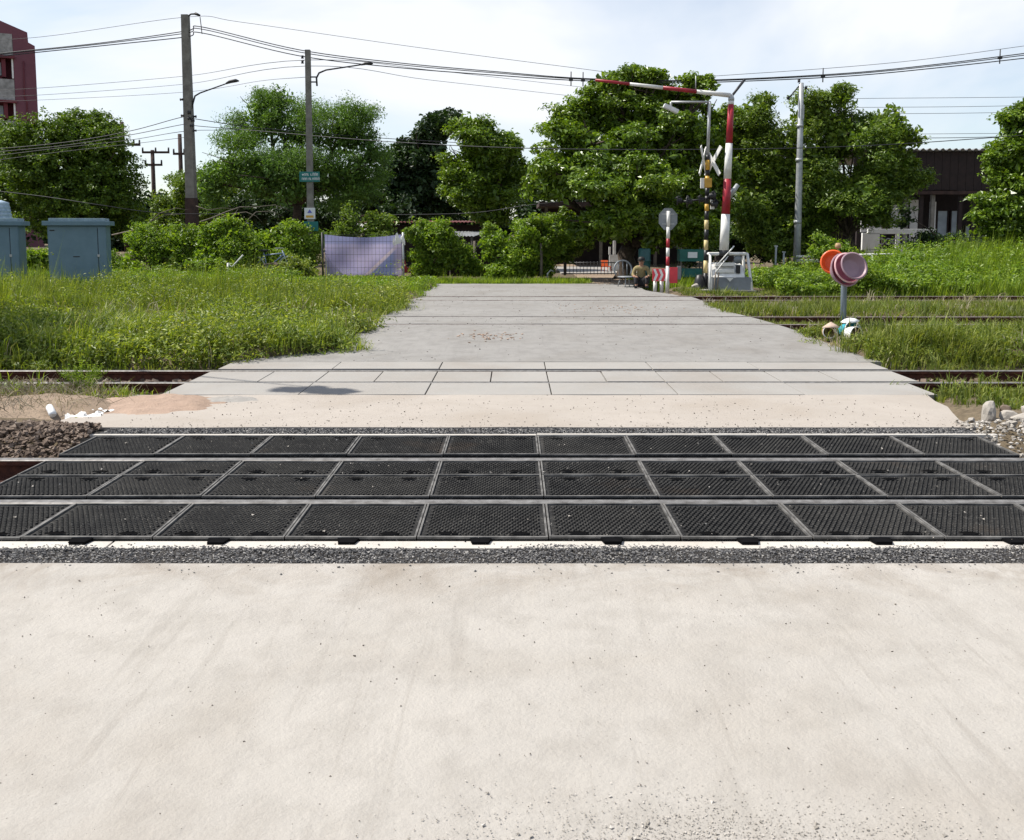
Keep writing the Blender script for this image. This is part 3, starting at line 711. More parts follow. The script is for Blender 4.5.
# dirt mound and litter on the left
def mound(name, cx, cy, rx, ry, h, mat, label, z0=-0.06, seed=0):
    V = []; F = []; n = 26
    for j in range(n + 1):
        for i in range(n + 1):
            u, v = i / n * 2 - 1, j / n * 2 - 1
            d = max(0.0, math.sqrt(u * u + v * v) + 0.18 * hnoise(u * 3 + seed, v * 3))
            z = h * max(0, 1 - d ** 1.6) + 0.02 * hnoise(u * 9 + seed, v * 8) * max(0, 1 - d) - 0.08 * max(0, d - .85)
            V.append((u * rx, v * ry, z))
    w = n + 1
    F = [(j * w + i, j * w + i + 1, (j + 1) * w + i + 1, (j + 1) * w + i) for j in range(n) for i in range(n)]
    o = link(name, mesh_np(name, V, F, True), mat, None, (cx, cy, z0))
    return tag(o, label, 'dirt', kind='structure')
mound('dirt_mound', -3.2, 7.85, 0.62, 0.62, 0.06, M_dirtp, 'low pinkish dirt spill at the left edge of the concrete apron', -0.062)
mound('dirt_mound', -4.1, 7.7, 0.9, 0.6, 0.12, M_dirt, 'grey brown heap of dirt and dry stalks behind the ballast', -0.06, 3)
mound('dirt_mound', -2.62, 8.32, 0.34, 0.2, 0.035, M_panelc, 'pale mortar crumble beside the second track deck', -0.098, 5)

def crumple(name, px, py, Y, sx, sy, sz, mat, label, seed, rz=0.3):
    r = random.Random(seed); V = []; F = []; n = 9
    for j in range(n):
        for i in range(n):
            u, v = i / (n - 1) - .5, j / (n - 1) - .5
            V.append((u + r.uniform(-.04, .04), v + r.uniform(-.04, .04), abs(math.sin(u * 7 + seed) * math.cos(v * 6 - seed)) * .9 + r.uniform(0, .35) - .9 * (u*u+v*v)))
    F = [(j * n + i, j * n + i + 1, (j + 1) * n + i + 1, (j + 1) * n + i) for j in range(n - 1) for i in range(n - 1)]
    p = at(px, py, Y)
    o = link(name, mesh_np(name, V, F, False), mat, None, (p.x, Y, p.z - sz * .3)); o.scale = (sx, sy, sz); o.rotation_euler = (0, 0, rz)
    return tag(o, label, 'litter', 'litter beside the left ballast')
crumple('paper_scrap', 84, 415, 7.35, 0.26, 0.22, 0.035, M_litter, 'spread white paper scraps by the left ballast', 2)
crumple('paper_scrap', 100, 411, 7.5, 0.16, 0.14, 0.03, M_litter, 'small white scrap lying right of the spread paper', 4, 1.0)
crumple('plastic_bag', 73, 409, 7.6, 0.12, 0.10, 0.06, M_littert, 'teal and white crumpled plastic bag under the weed', 5)
crumple('paper_scrap', 88, 406, 7.8, 0.09, 0.08, 0.04, M_litter, 'small white scrap right behind the teal bag', 8, 2.0)
o = MB().tube([(-.07, 0, .02), (-.06, 0, .03), (.05, 0, .03), (.07, 0, .024)], [.016, .028, .03, .022], 10).build('foam_cup', M_whitep, None, at(51, 414, 7.3))
o.rotation_euler = (0, 0.35, -0.9); tag(o, 'white foam tube lying tilted on the dirt left of the paper', 'litter', 'litter beside the left ballast')
o = MB().tube([(-.09, 0, .02), (-.05, 0, .034), (.03, 0, .03), (.05, 0, .012), (.08, 0, .011)], [.03, .034, .033, .012, .012], 10).build('plastic_bottle', M_whitep, None, at(12, 430, 6.95))
o.rotation_euler = (0, -0.2, 0.5); tag(o, 'pale plastic bottle lying on the ballast at the left frame edge', 'bottle')
# dry stalks on the dirt heap
def tubes_np(paths, r0, name, mat, nseg=3):
    """many thin tapered stalks in one mesh"""
    V = []; F = []
    for path in paths:
        b = len(V); m = len(path)
        for i, p in enumerate(path):
            r = r0 * (1 - .7 * i / (m - 1))
            for k in range(3):
                a = 2.1 * k; V.append((p[0] + r * math.cos(a), p[1] + r * .4 * math.sin(a + i), p[2] + r * math.sin(a)))
        for i in range(m - 1):
            for k in range(3):
                q, w = b + i * 3 + k, b + i * 3 + (k + 1) % 3; F.append((q, w, w + 3, q + 3))
    return mesh_np(name, V, F)
paths = []
for _ in range(900):
    x = random.gauss(-4.35, .5); y = random.uniform(7.2, 8.7); a = random.uniform(0, 6.28); L = random.uniform(.04, .22)
    z = ground_z(x, y) + .06 + random.uniform(-.03, .06)
    paths.append([(x + math.cos(a) * L * t, y + math.sin(a) * L * t * .7, z + .07 * math.sin(math.pi * t) * random.uniform(.2, 1.2)) for t in (0, .35, .7, 1)])
o = link('dry_stalks', tubes_np(paths, .0026, 'dry_stalks', M_drygrass), M_drygrass)
tag(o, 'tangle of dry grey stalks on the dirt heap at far left', 'dry grass', kind='stuff')

# ------------------------------------------------------------------ vegetation builders
def gz_arr(P): return np.array([ground_z(x, y) for x, y in P])
def blades(name, C, H, mat, label, per=9, spread=0.07, width=0.006, lean=0.55, cat='grass', parent=None):
    far = len(C) and C[:, 1].min() > 14.2      # one face per blade where a blade is under a pixel wide
    """tufts of tapered, drooping blades rooted at C (n x 3) with heights H (n)"""
    n = len(C) * per
    H = H * np.exp(rng.normal(-.05, .34, len(C)))
    td = rng.uniform(0, 2 * np.pi, len(C))
    base = np.repeat(C, per, 0); h = np.repeat(H, per) * rng.uniform(.45, 1.15, n)
    a = rng.uniform(0, 2 * np.pi, n); r = spread * np.sqrt(rng.random(n))
    base = base + np.c_[r * np.cos(a), r * np.sin(a), np.zeros(n)]
    b = np.where(rng.random(n) < .5, a + rng.normal(0, .9, n), np.repeat(td, per) + rng.normal(0, .5, n)); l = lean * rng.uniform(.2, 1.2, n)
    d = np.c_[np.cos(b), np.sin(b), np.zeros(n)]; side = np.c_[-np.sin(b), np.cos(b), np.zeros(n)]
    tw = rng.normal(0, .6, n)[:, None]; side = side * np.cos(tw) + np.c_[np.zeros(n), np.zeros(n), np.ones(n)] * np.sin(tw) * .3
    w = (width * rng.uniform(.7, 1.5, n))[:, None]
    mid = base + d * (l * h * .35)[:, None]; mid[:, 2] += h * .62
    tip = base + d * (l * h * 1.0)[:, None]; tip[:, 2] += h * (1 - .25 * l)
    base[:, 2] -= .02
    if far:
        V = np.stack([base - side * w * 1.15, base + side * w * 1.15, tip], 1); F = np.arange(n * 3).reshape(-1, 3)
        o = link(name, mesh_np(name, V.reshape(-1, 3), F), mat, parent)
        if label: tag(o, label, cat, kind='stuff')
        return o
    V = np.stack([base - side * w, base + side * w, mid - side * w * .8, mid + side * w * .8, tip], 1)
    F = (np.array([(0, 1, 2), (1, 3, 2), (2, 3, 4)])[None] + (np.arange(n) * 5)[:, None, None]).reshape(-1, 3)
    o = link(name, mesh_np(name, V.reshape(-1, 3), F), mat, parent)
    if label: tag(o, label, cat, kind='stuff')
    return o
def leafquads(C, Nn, L, W, fold=0.25):
    """leaf blades: pointed quads around C with normals Nn"""
    n = len(C)
    t = np.cross(Nn, rng.normal(size=(n, 3))); t /= np.linalg.norm(t, axis=1)[:, None] + 1e-9
    b = np.cross(Nn, t); L = L[:, None]; W = W[:, None]
    V = np.stack([C - t * L * .5, C + b * W * .5 + Nn * W * fold, C + t * L * .5, C - b * W * .5 + Nn * W * fold], 1)
    F = (np.array([(0, 1, 2, 3)])[None] + (np.arange(n) * 4)[:, None, None]).reshape(-1, 4)
    return V.reshape(-1, 3), F
def unit(n):
    v = rng.normal(size=(n, 3)); return v / np.linalg.norm(v, axis=1)[:, None]
def weeds(name, C, H, mat, label, per=26, leaf=0.05, spread=0.09, cat='weeds'):
    n = len(C) * per; base = np.repeat(C, per, 0); h = np.repeat(H, per)
    t = rng.random(n) ** .75; a = rng.uniform(0, 2 * np.pi, n)
    r = spread * (.35 + t * .9) * np.sqrt(rng.random(n))
    P = base + np.c_[r * np.cos(a), r * np.sin(a), h * t]
    Nn = np.c_[np.cos(a) * .5, np.sin(a) * .5, np.ones(n) * .8] + rng.normal(0, .45, (n, 3)); Nn /= np.linalg.norm(Nn, axis=1)[:, None]
    L = leaf * rng.uniform(.6, 1.5, n)
    V, F = leafquads(P, Nn, L, L * .45)
    o = link(name, mesh_np(name, V, F), mat)
    if label: tag(o, label, cat, kind='stuff')
    return o
def scatter(n, xr, yr, keep):
    X = rng.uniform(*xr, n); Y = rng.uniform(*yr, n)
    k = np.array([keep(x, y) for x, y in zip(X, Y)]); X, Y = X[k], Y[k]
    return np.c_[X, Y, gz_arr(np.c_[X, Y])]
def inview(x, y, m=2.8): return abs(x) < y * 0.557 + m

# left bank -----------------------------------------------------
def lb(x, y): return inview(x, y) and x < edgeL(y) + 0.16 * math.sin(y * 2.3) + 0.1 * math.sin(y * 7.1)
def hmod(C, s=.7): return 1 + .28 * np.sin(C[:, 0] * 4.1 + 3 * np.sin(C[:, 1] * 2.3)) * np.cos(C[:, 1] * 3.7) + .5 * np.sin(C[:, 0] * 1.3 * s + 2 * np.sin(C[:, 1] * .8)) * np.cos(C[:, 1] * 1.1 * s + C[:, 0] * .4)
C = scatter(6200, (-11, -1.8), (10.75, 13.9), lb)
blades('grass', C, (.11 + .10 * np.clip((C[:, 1] - 10.7) / 1.2, 0, 1)) * hmod(C), L_weed, 'green grass on the bank behind the rusty left rail', 9, .09, .006, .7)
C = scatter(5600, (-11, -1.8), (10.8, 14.1), lb)
weeds('weeds', C, .22 * hmod(C, 1.2) * np.exp(rng.normal(0, .3, len(C))), L_weed, 'leafy weeds on the bank behind the rusty left rail', 17, .054, .12)
C = scatter(8600, (-14, -1.8), (15.8, 19.3), lb)
blades('grass', C, .36 * hmod(C) * (.55 + .45 * np.clip((edgeL(17) - C[:, 0]) / .8, 0, 1)), L_grass, 'tall dense grass band between third and farthest tracks on the left', 10, .10, .0065, .55)
C = scatter(1500, (-12.5, -1.8), (15.9, 19.6), lb)
weeds('weeds', C, .34 * hmod(C, 1.5) * np.exp(rng.normal(0, .25, len(C))), L_weed, 'scattered taller weeds in the tall grass band on the left', 22, .05, .13)
C = scatter(2600, (-9.5, -1.8), (14.4, 15.6), lb)
blades('grass', C, .13 * hmod(C), L_yellow, 'short yellowish grass inside the third track on the left', 8, .1, .006, .9)
C = scatter(5800, (-16, -1.9), (20.2, 24.6), lb)
low = np.where((C[:, 0] > -5.6) & (C[:, 1] > 21), .45, 1.0)
blades('grass', C, .21 * hmod(C) * low, L_grass2, 'bright green grass around the blue cabinets', 10, .12, .009, .5)
C = scatter(1600, (-15, -1.9), (20.6, 25.5), lb)
low = np.where(C[:, 0] > -5.6, .5, 1.15)
weeds('weeds', C, .22 * hmod(C, 1.5) * low, L_bush, 'broad leafy weeds around the blue cabinets', 22, .075, .16)
# road-end verge
C = scatter(1700, (-3.0, 2.1), (25.62, 26.9), lambda x, y: True)
blades('grass', C, .13 + 0 * C[:, 0], L_grass2, 'thin green verge across the end of the road', 9, .12, .009, .7)
# right bank ----------------------------------------------------
def rb(x, y): return inview(x, y) and x > edgeR(y) + 0.14 * math.sin(y * 2.9) + 0.08 * math.sin(y * 6.3)
C = scatter(8200, (3.4, 11), (10.9, 13.85), lambda x, y: rb(x, y) and not (4.1 < x < 4.95 and 11.7 < y < 12.8 and rng.random() < .82))
blades('grass', C, (.10 + .10 * np.clip((C[:, 0] - 3.7) / .8, 0, 1)) * hmod(C, 1.6) * np.clip((13.75 - C[:, 1]) / 1.3, .12, 1), L_yellow, 'short yellow green grass right of the road around the basin post', 8, .10, .006, .8)
C = scatter(3100, (3.7, 11), (10.9, 13.9), lambda x, y: rb(x, y) and not (4.1 < x < 4.95 and 11.7 < y < 12.8))
weeds('weeds', C, .13 * hmod(C, 1.7) * np.clip((13.75 - C[:, 1]) / 1.3, .12, 1), L_weed, 'low weeds right of the road around the basin post', 16, .038, .10)
C = scatter(4900, (3.3, 14), (16.1, 19.0), rb)
blades('grass', C, .17 * hmod(C, 1.5) * np.clip((18.9 - C[:, 1]) / 1.8, .12, 1), L_yellow, 'yellow green grass between third and farthest tracks on the right', 9, .12, .008, .8)
C = scatter(1100, (3.5, 9.8), (14.45, 15.5), rb)
blades('grass', C, .10 * hmod(C), L_yellow, 'thin grass inside the third track on the right', 8, .1, .007, .8)
C = scatter(10500, (3.2, 20), (20.7, 28.5), lambda x, y: rb(x, y) and (x > 6.2 or y > 23.6))
blades('grass', C, (.20 + .16 * np.clip((C[:, 0] - 6) / 5, 0, 1)) * hmod(C), L_grass2, 'tall bright green grass rising behind the farthest track on the right', 11, .13, .010, .5)
C = scatter(620, (3.9, 6.6), (20.7, 22.2), lambda x, y: rb(x, y) and not (4.5 < x < 6.0 and y > 21.55))
blades('grass', C, .10 * hmod(C, 2), L_yellow, 'short dry grass in front of the barrier base', 9, .12, .009, .8)
C = scatter(2900, (6.6, 19.5), (21.0, 27), rb)
weeds('weeds', C, (.26 + .14 * np.clip((C[:, 0] - 6) / 5, 0, 1)) * hmod(C, 1.5) * np.exp(rng.normal(0, .25, len(C))), L_bush, 'tall leafy weeds on the rise before the pavilion', 22, .085, .17)
C = scatter(1500, (6.1, 10.5), (20.9, 24), rb)
weeds('weeds', C, .40 * hmod(C, 1.5), L_bush, 'bright leafy weeds between the barrier and the right pole', 22, .085, .16)
C = scatter(520, (4.2, 7), (8.7, 11.0), lambda x, y: x > 4.25 + .5 * math.sin(y * 5) ** 2 and not 9.95 < y < 10.3)
blades('grass', C, .16 * hmod(C, 2), L_yellow, 'ragged grass growing around the right end of the second track', 9, .08, .006, .7)
C = scatter(420, (3.62, 6.2), (7.75, 9.3), lambda x, y: x > 3.75 + (9.3 - y) * .25)
blades('grass', C, .12 * hmod(C, 2), L_yellow, 'weedy grass behind the boulder at the right road edge', 10, .08, .007, .8)
C = scatter(260, (-6.5, -3.2), (8.3, 9.3), lambda x, y: True)
blades('grass', C, .12 * hmod(C, 2), L_weed, 'sparse grass in front of the rusty left rail', 9, .07, .006, .7)
C = scatter(120, (-5.5, -2.9), (7.2, 8.2), lambda x, y: True)
blades('grass', C, .05 * hmod(C, 2), L_grass2, 'tiny green sprigs on the dirt left of the apron', 6, .04, .004, .9)
# dry stalks mixed into both verges
C = scatter(1500, (3.6, 12.5), (10.9, 18.8), lambda x, y: rb(x, y) and not 13.8 < y < 15.9)
blades('dry_grass', C, .13 * hmod(C, 2), M_drygrass, 'dry straw-coloured blades mixed into the right verge', 6, .07, .005, .9, 'dry grass')
C = scatter(900, (-11, -1.8), (10.8, 19.0), lb)
blades('dry_grass', C, .22 * hmod(C, 2), M_drygrass, 'dry straw-coloured stalks mixed into the left bank', 5, .07, .0045, .8, 'dry grass')
# single feathery weed in front of the left rail
def weed_plant(px, py, Y, h, r, label, nst=60, leaf=.03):
    p = at(px, py, Y); base = Vector((p.x, Y, ground_z(p.x, Y)))
    root = empty('weed_plant', base, 0, label, 'weed', 'single weeds by the left rail')
    mb = MB(); P_ = []
    for k in range(nst):
        a = random.uniform(0, 6.28); d = r * math.sqrt(random.random()); hh = h * random.uniform(.6, 1.05) * (1 - .35 * (d / r))
        pts = [(d * .2 * math.cos(a), d * .2 * math.sin(a), 0), (d * .6 * math.cos(a), d * .6 * math.sin(a), hh * .55), (d * math.cos(a), d * math.sin(a), hh)]
        mb.tube(pts, [.003, .002, .001], 3, caps=False)
        for t in np.linspace(.15, 1, 13):
            q = Vector(pts[0]).lerp(Vector(pts[1]), t * 2) if t < .5 else Vector(pts[1]).lerp(Vector(pts[2]), t * 2 - 1)
            for _ in range(2): P_.append((q.x + random.gauss(0, .012), q.y + random.gauss(0, .012), q.z))
    mb.build('stem', L_grass2, root)
    P_ = np.array(P_); n = len(P_); Nn = unit(n); Nn[:, 2] = np.abs(Nn[:, 2]) + .3; Nn /= np.linalg.norm(Nn, axis=1)[:, None]
    V, F = leafquads(P_, Nn, rng.uniform(.6, 1.4, n) * leaf, rng.uniform(.6, 1.4, n) * leaf * .3)
    link('foliage', mesh_np('foliage', V, F), L_grass2, root)
weed_plant(84, 400, 8.75, .36, .24, 'feathery bright weed growing in front of the rusty left rail')
weed_plant(8, 392, 8.9, .22, .12, 'smaller feathery weed at the left frame edge by the rail', 26)

# trees and shrubs ---------------------------------------------
def limb_pts(a, b, sag=0.1, n=5, wob=.12):
    a, b = Vector(a), Vector(b); L = (b - a).length; out = []
    for i in range(n + 1):
        t = i / n; p = a.lerp(b, t)
        p += Vector((random.gauss(0, wob), random.gauss(0, wob), L * sag * math.sin(math.pi * t))) * (0 if i in (0, n) else .5)
        out.append(p)
    return out
def crown_points(lobes, nclump, per, cr, shell=(.55, 1.0), flat=.62):
    """clump centres in the outer shell of each lobe, leaves spread round them"""
    lob = np.array(lobes, float); area = (lob[:, 3] * lob[:, 4] + lob[:, 3] * lob[:, 5] + lob[:, 4] * lob[:, 5])
    idx = rng.choice(len(lob), nclump, p=area / area.sum())
    d = unit(nclump); s = rng.uniform(*shell, nclump) * (1 + .10 * rng.normal(size=nclump))
    cc = lob[idx, :3] + d * lob[idx, 3:6] * s[:, None]
    cs = cr * rng.uniform(.55, 1.35, nclump)
    P = np.repeat(cc, per, 0) + unit(nclump * per) * (rng.random(nclump * per) ** .5 * np.repeat(cs, per))[:, None] * np.array([1, 1, flat])
    out = np.repeat(d, per, 0)
    return P, out, cc
def leaf_mesh(P, out, leaf, aspect=.5, up=.75, rnd=.55, droop=.0):
    n = len(P); Nn = out * .45 + np.array([0, 0, up]) + rng.normal(0, rnd, (n, 3)); Nn /= np.linalg.norm(Nn, axis=1)[:, None]
    L = leaf * rng.uniform(.6, 1.35, n)
    return mesh_np('crown', *leafquads(P, Nn, L, L * aspect))
def tree(name, label, base_px, Y, lobes_px, mat, nclump, per, cr, leaf, aspect=.5, trunk_r=.18, cat='tree', group=None, bark=M_bark,
         up=.75, rnd=.55, shell=(.5, 1.0), flat=.62, zbase=None, limbs=True, core=None, sub=True):
    """lobes_px: (x, y, half width, half height, depth offset) of crown lobes as surveyed at distance Y"""
    bx = XA(base_px, Y); bz = ground_z(bx, Y) if zbase is None else zbase
    base = Vector((bx, Y, bz)); root = empty(name, base, 0, label, cat, group)
    k = Y / FPX; lobes = []
    for (x, y, rx, ry, dy) in lobes_px:
        p = at(x, y, Y); lobes.append((p.x - bx, dy, p.z - bz, rx * k, rx * k * .85, ry * k))
    tops = sorted(lobes, key=lambda l: l[2]); zl = min(l[2] - l[5] * .3 for l in lobes)
    cx = sum(l[0] * l[5] for l in lobes) / sum(l[5] for l in lobes)
    fork = Vector((cx * .25, 0, max(.5, zl * .85)))
    mb = MB(); mb.tube(limb_pts((0, 0, -.2), fork, 0, 4, trunk_r * .4), [trunk_r * 1.35, trunk_r, trunk_r * .92, trunk_r * .85, trunk_r * .8], 9)
    tr = mb.build('trunk', bark, root)
    if limbs:
        for l in lobes:
            mb = MB(); pts = limb_pts(fork, (l[0], l[1], l[2]), .08, 5, .15)
            mb.tube(pts, [trunk_r * .6 * (1 - .16 * i) for i in range(6)], 6)
            for _ in range(5):
                d = Vector(unit(1)[0]); e = Vector((l[0] + d.x * l[3] * .85, l[1] + d.y * l[4] * .85, l[2] + abs(d.z) * l[5] * .85))
                mb.tube(limb_pts(pts[random.choice((3, 4, 5))], e, .05, 4, .1), [trunk_r * .22, trunk_r * .17, trunk_r * .12, trunk_r * .08, trunk_r * .04], 4, caps=False)
            mb.build('limb', bark, root)
    subl = []
    for l in lobes:
        for _ in range(7):
            d = unit(1)[0]; f = rng.uniform(.32, .52)
            subl.append((l[0] + d[0] * l[3] * (1.02 - f * .75), l[1] + d[1] * l[4] * (1.02 - f * .75), l[2] + d[2] * l[5] * (1.02 - f * .75), l[3] * f, l[4] * f, min(l[5], l[3]) * f * .8))
    P, out, cc = crown_points(subl if sub else lobes, nclump, per, cr, shell, flat)
    keep = P[:, 2] > .05; P, out = P[keep], out[keep]
    link('crown', leaf_mesh(P, out, leaf, aspect, up, rnd), mat, root)
    if core:
        P, out, cc = crown_points(lobes, core, 40, cr * 1.3, (.1, .6), .8); keep = P[:, 2] > .05
        link('inner_crown', leaf_mesh(P[keep], out[keep], leaf * 1.7, .6, .3, .9), mat, root)
    return root

# vine-covered trees, far left
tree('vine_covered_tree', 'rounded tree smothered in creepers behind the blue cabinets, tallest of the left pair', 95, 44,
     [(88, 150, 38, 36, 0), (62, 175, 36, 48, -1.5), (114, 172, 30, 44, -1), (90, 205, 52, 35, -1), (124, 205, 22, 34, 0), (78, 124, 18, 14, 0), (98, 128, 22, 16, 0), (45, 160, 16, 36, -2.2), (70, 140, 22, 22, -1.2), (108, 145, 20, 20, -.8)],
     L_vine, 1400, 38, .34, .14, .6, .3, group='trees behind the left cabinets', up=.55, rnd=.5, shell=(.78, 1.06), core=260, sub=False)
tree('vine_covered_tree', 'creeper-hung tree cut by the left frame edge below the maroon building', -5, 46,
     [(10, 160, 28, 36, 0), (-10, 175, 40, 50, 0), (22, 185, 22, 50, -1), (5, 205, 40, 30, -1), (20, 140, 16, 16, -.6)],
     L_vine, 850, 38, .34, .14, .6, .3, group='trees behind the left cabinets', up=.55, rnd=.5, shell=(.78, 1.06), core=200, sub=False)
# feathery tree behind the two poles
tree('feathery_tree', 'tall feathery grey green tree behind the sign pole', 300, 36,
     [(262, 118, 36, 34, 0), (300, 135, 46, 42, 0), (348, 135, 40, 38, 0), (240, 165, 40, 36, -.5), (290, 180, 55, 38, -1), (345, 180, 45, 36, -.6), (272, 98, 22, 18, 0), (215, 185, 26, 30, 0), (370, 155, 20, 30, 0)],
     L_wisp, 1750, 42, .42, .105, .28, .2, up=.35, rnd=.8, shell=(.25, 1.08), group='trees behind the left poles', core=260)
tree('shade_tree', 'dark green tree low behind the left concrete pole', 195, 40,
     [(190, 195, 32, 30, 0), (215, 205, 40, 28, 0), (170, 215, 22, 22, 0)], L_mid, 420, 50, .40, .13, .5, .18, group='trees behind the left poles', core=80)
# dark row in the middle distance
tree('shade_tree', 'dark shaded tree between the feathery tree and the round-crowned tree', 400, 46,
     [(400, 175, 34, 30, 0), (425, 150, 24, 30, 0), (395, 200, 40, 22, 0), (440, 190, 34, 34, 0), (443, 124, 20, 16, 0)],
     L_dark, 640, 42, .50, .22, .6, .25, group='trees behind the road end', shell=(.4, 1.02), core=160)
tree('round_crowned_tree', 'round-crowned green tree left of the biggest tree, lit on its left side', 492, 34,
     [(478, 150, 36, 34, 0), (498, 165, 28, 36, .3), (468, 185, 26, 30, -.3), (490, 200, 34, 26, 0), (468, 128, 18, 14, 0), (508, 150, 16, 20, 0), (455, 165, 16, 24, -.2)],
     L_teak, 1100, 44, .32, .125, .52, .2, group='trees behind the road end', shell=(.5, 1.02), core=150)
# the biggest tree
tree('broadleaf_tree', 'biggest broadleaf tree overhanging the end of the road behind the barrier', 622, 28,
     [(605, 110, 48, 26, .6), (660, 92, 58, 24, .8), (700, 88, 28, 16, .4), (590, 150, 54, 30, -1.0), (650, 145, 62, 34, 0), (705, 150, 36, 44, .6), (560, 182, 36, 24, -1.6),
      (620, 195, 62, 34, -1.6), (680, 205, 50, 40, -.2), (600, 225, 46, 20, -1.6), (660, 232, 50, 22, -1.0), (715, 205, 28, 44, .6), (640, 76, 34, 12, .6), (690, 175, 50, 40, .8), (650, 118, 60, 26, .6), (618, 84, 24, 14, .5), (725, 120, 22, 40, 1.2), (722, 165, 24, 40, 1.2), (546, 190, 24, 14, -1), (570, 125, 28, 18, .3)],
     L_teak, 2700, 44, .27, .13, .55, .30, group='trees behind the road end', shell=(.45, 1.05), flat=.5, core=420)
# right-hand trees
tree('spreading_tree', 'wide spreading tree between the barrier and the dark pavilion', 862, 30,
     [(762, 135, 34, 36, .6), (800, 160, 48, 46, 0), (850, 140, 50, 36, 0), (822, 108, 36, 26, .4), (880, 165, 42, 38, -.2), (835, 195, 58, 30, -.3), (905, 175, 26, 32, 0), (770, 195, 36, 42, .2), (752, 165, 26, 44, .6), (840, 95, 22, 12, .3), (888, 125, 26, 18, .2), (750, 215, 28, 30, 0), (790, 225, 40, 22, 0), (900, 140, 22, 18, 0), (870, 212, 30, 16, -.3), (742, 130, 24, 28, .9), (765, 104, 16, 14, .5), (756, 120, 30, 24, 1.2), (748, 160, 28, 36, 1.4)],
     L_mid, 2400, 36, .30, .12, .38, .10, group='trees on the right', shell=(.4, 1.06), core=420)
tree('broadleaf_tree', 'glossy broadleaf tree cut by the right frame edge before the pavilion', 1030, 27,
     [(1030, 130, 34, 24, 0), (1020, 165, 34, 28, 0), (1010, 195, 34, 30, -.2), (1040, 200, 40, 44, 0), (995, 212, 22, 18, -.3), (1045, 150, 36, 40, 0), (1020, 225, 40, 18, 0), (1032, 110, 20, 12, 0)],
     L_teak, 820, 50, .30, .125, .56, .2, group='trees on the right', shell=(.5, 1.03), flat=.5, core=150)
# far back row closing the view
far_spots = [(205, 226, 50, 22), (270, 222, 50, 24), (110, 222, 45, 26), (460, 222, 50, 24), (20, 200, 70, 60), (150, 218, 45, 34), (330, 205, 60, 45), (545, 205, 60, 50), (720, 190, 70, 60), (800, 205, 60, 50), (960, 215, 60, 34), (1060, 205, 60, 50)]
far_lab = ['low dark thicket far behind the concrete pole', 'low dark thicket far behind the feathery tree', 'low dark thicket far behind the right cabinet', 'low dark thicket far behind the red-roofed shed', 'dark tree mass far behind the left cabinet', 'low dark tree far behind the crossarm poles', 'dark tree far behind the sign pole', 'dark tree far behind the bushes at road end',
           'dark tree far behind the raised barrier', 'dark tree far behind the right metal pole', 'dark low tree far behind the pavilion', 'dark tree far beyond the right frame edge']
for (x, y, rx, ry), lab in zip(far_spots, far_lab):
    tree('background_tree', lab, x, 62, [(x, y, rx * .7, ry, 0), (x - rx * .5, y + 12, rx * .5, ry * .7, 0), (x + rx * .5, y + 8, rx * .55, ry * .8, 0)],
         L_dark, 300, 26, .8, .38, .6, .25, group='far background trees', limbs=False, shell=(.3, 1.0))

def shrub(name, label, px, Y, lobes_px, mat, ncl, per=40, cr=.22, leaf=.10, group=None, aspect=.5, up=.6):
    return tree(name, label, px, Y, lobes_px, mat, ncl, per, cr, leaf, aspect, .05, 'shrub', group, M_bark, up, .6, (.35, 1.05), .7, None, True, max(20, ncl // 6))
G = 'shrubs behind the left grass'
shrub('leafy_shrub', 'bright shrub between the right blue cabinet and the concrete pole', 150, 26, [(132, 262, 26, 16, -.4), (160, 252, 28, 22, 0), (182, 262, 26, 18, -.3), (178, 236, 20, 18, 0), (145, 240, 20, 16, 0), (200, 246, 18, 22, 0), (150, 272, 34, 12, -.6)], L_bush, 430, leaf=.08, group=G)
shrub('leafy_shrub', 'bright shrub just right of the concrete pole foot', 222, 25.6, [(212, 255, 26, 22, 0), (236, 242, 24, 22, 0), (228, 266, 32, 14, -.4), (250, 256, 18, 18, 0), (232, 228, 16, 14, 0), (215, 238, 18, 16, 0)], L_bush, 430, leaf=.08, group=G)
shrub('leafy_shrub', 'green shrub midway between concrete pole and sign pole', 272, 26.6, [(264, 244, 28, 22, 0), (290, 240, 26, 22, 0), (310, 242, 14, 18, .3), (304, 258, 18, 18, 0), (280, 262, 34, 14, -.3)], L_bush, 400, leaf=.08, group=G)
shrub('leafy_shrub', 'thin pale shrub in front of the bicycle left of the sign pole', 275, 24.9, [(262, 274, 20, 9, 0), (285, 272, 18, 10, 0), (300, 268, 14, 12, 0), (244, 275, 16, 8, 0)], L_weed, 120, leaf=.07, group=G)
shrub('leafy_shrub', 'low shrub behind the narrow gap left of the right cabinet', 35, 25, [(38, 262, 14, 14, 0), (30, 270, 16, 12, 0)], L_bush, 70, leaf=.09, group=G)
shrub('leafy_shrub', 'pale tufted shrub rising above the banner fence', 360, 28.5, [(352, 222, 14, 18, 0), (368, 225, 16, 18, 0), (385, 230, 16, 18, 0), (340, 240, 20, 20, 0), (375, 250, 34, 22, 0)], L_mid, 240, leaf=.09, group=G)
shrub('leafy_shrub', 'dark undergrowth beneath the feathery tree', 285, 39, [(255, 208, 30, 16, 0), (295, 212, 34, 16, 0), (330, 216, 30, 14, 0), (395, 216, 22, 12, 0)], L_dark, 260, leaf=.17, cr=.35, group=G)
G2 = 'shrubs along the road end'
shrub('leafy_shrub', 'bright green shrub right beside the banner fence', 430, 28, [(420, 238, 16, 20, 0), (440, 250, 22, 22, 0), (425, 264, 22, 16, 0), (455, 260, 16, 20, 0), (442, 232, 14, 14, 0), (468, 268, 14, 12, .2)], L_bush, 380, leaf=.095, group=G2)
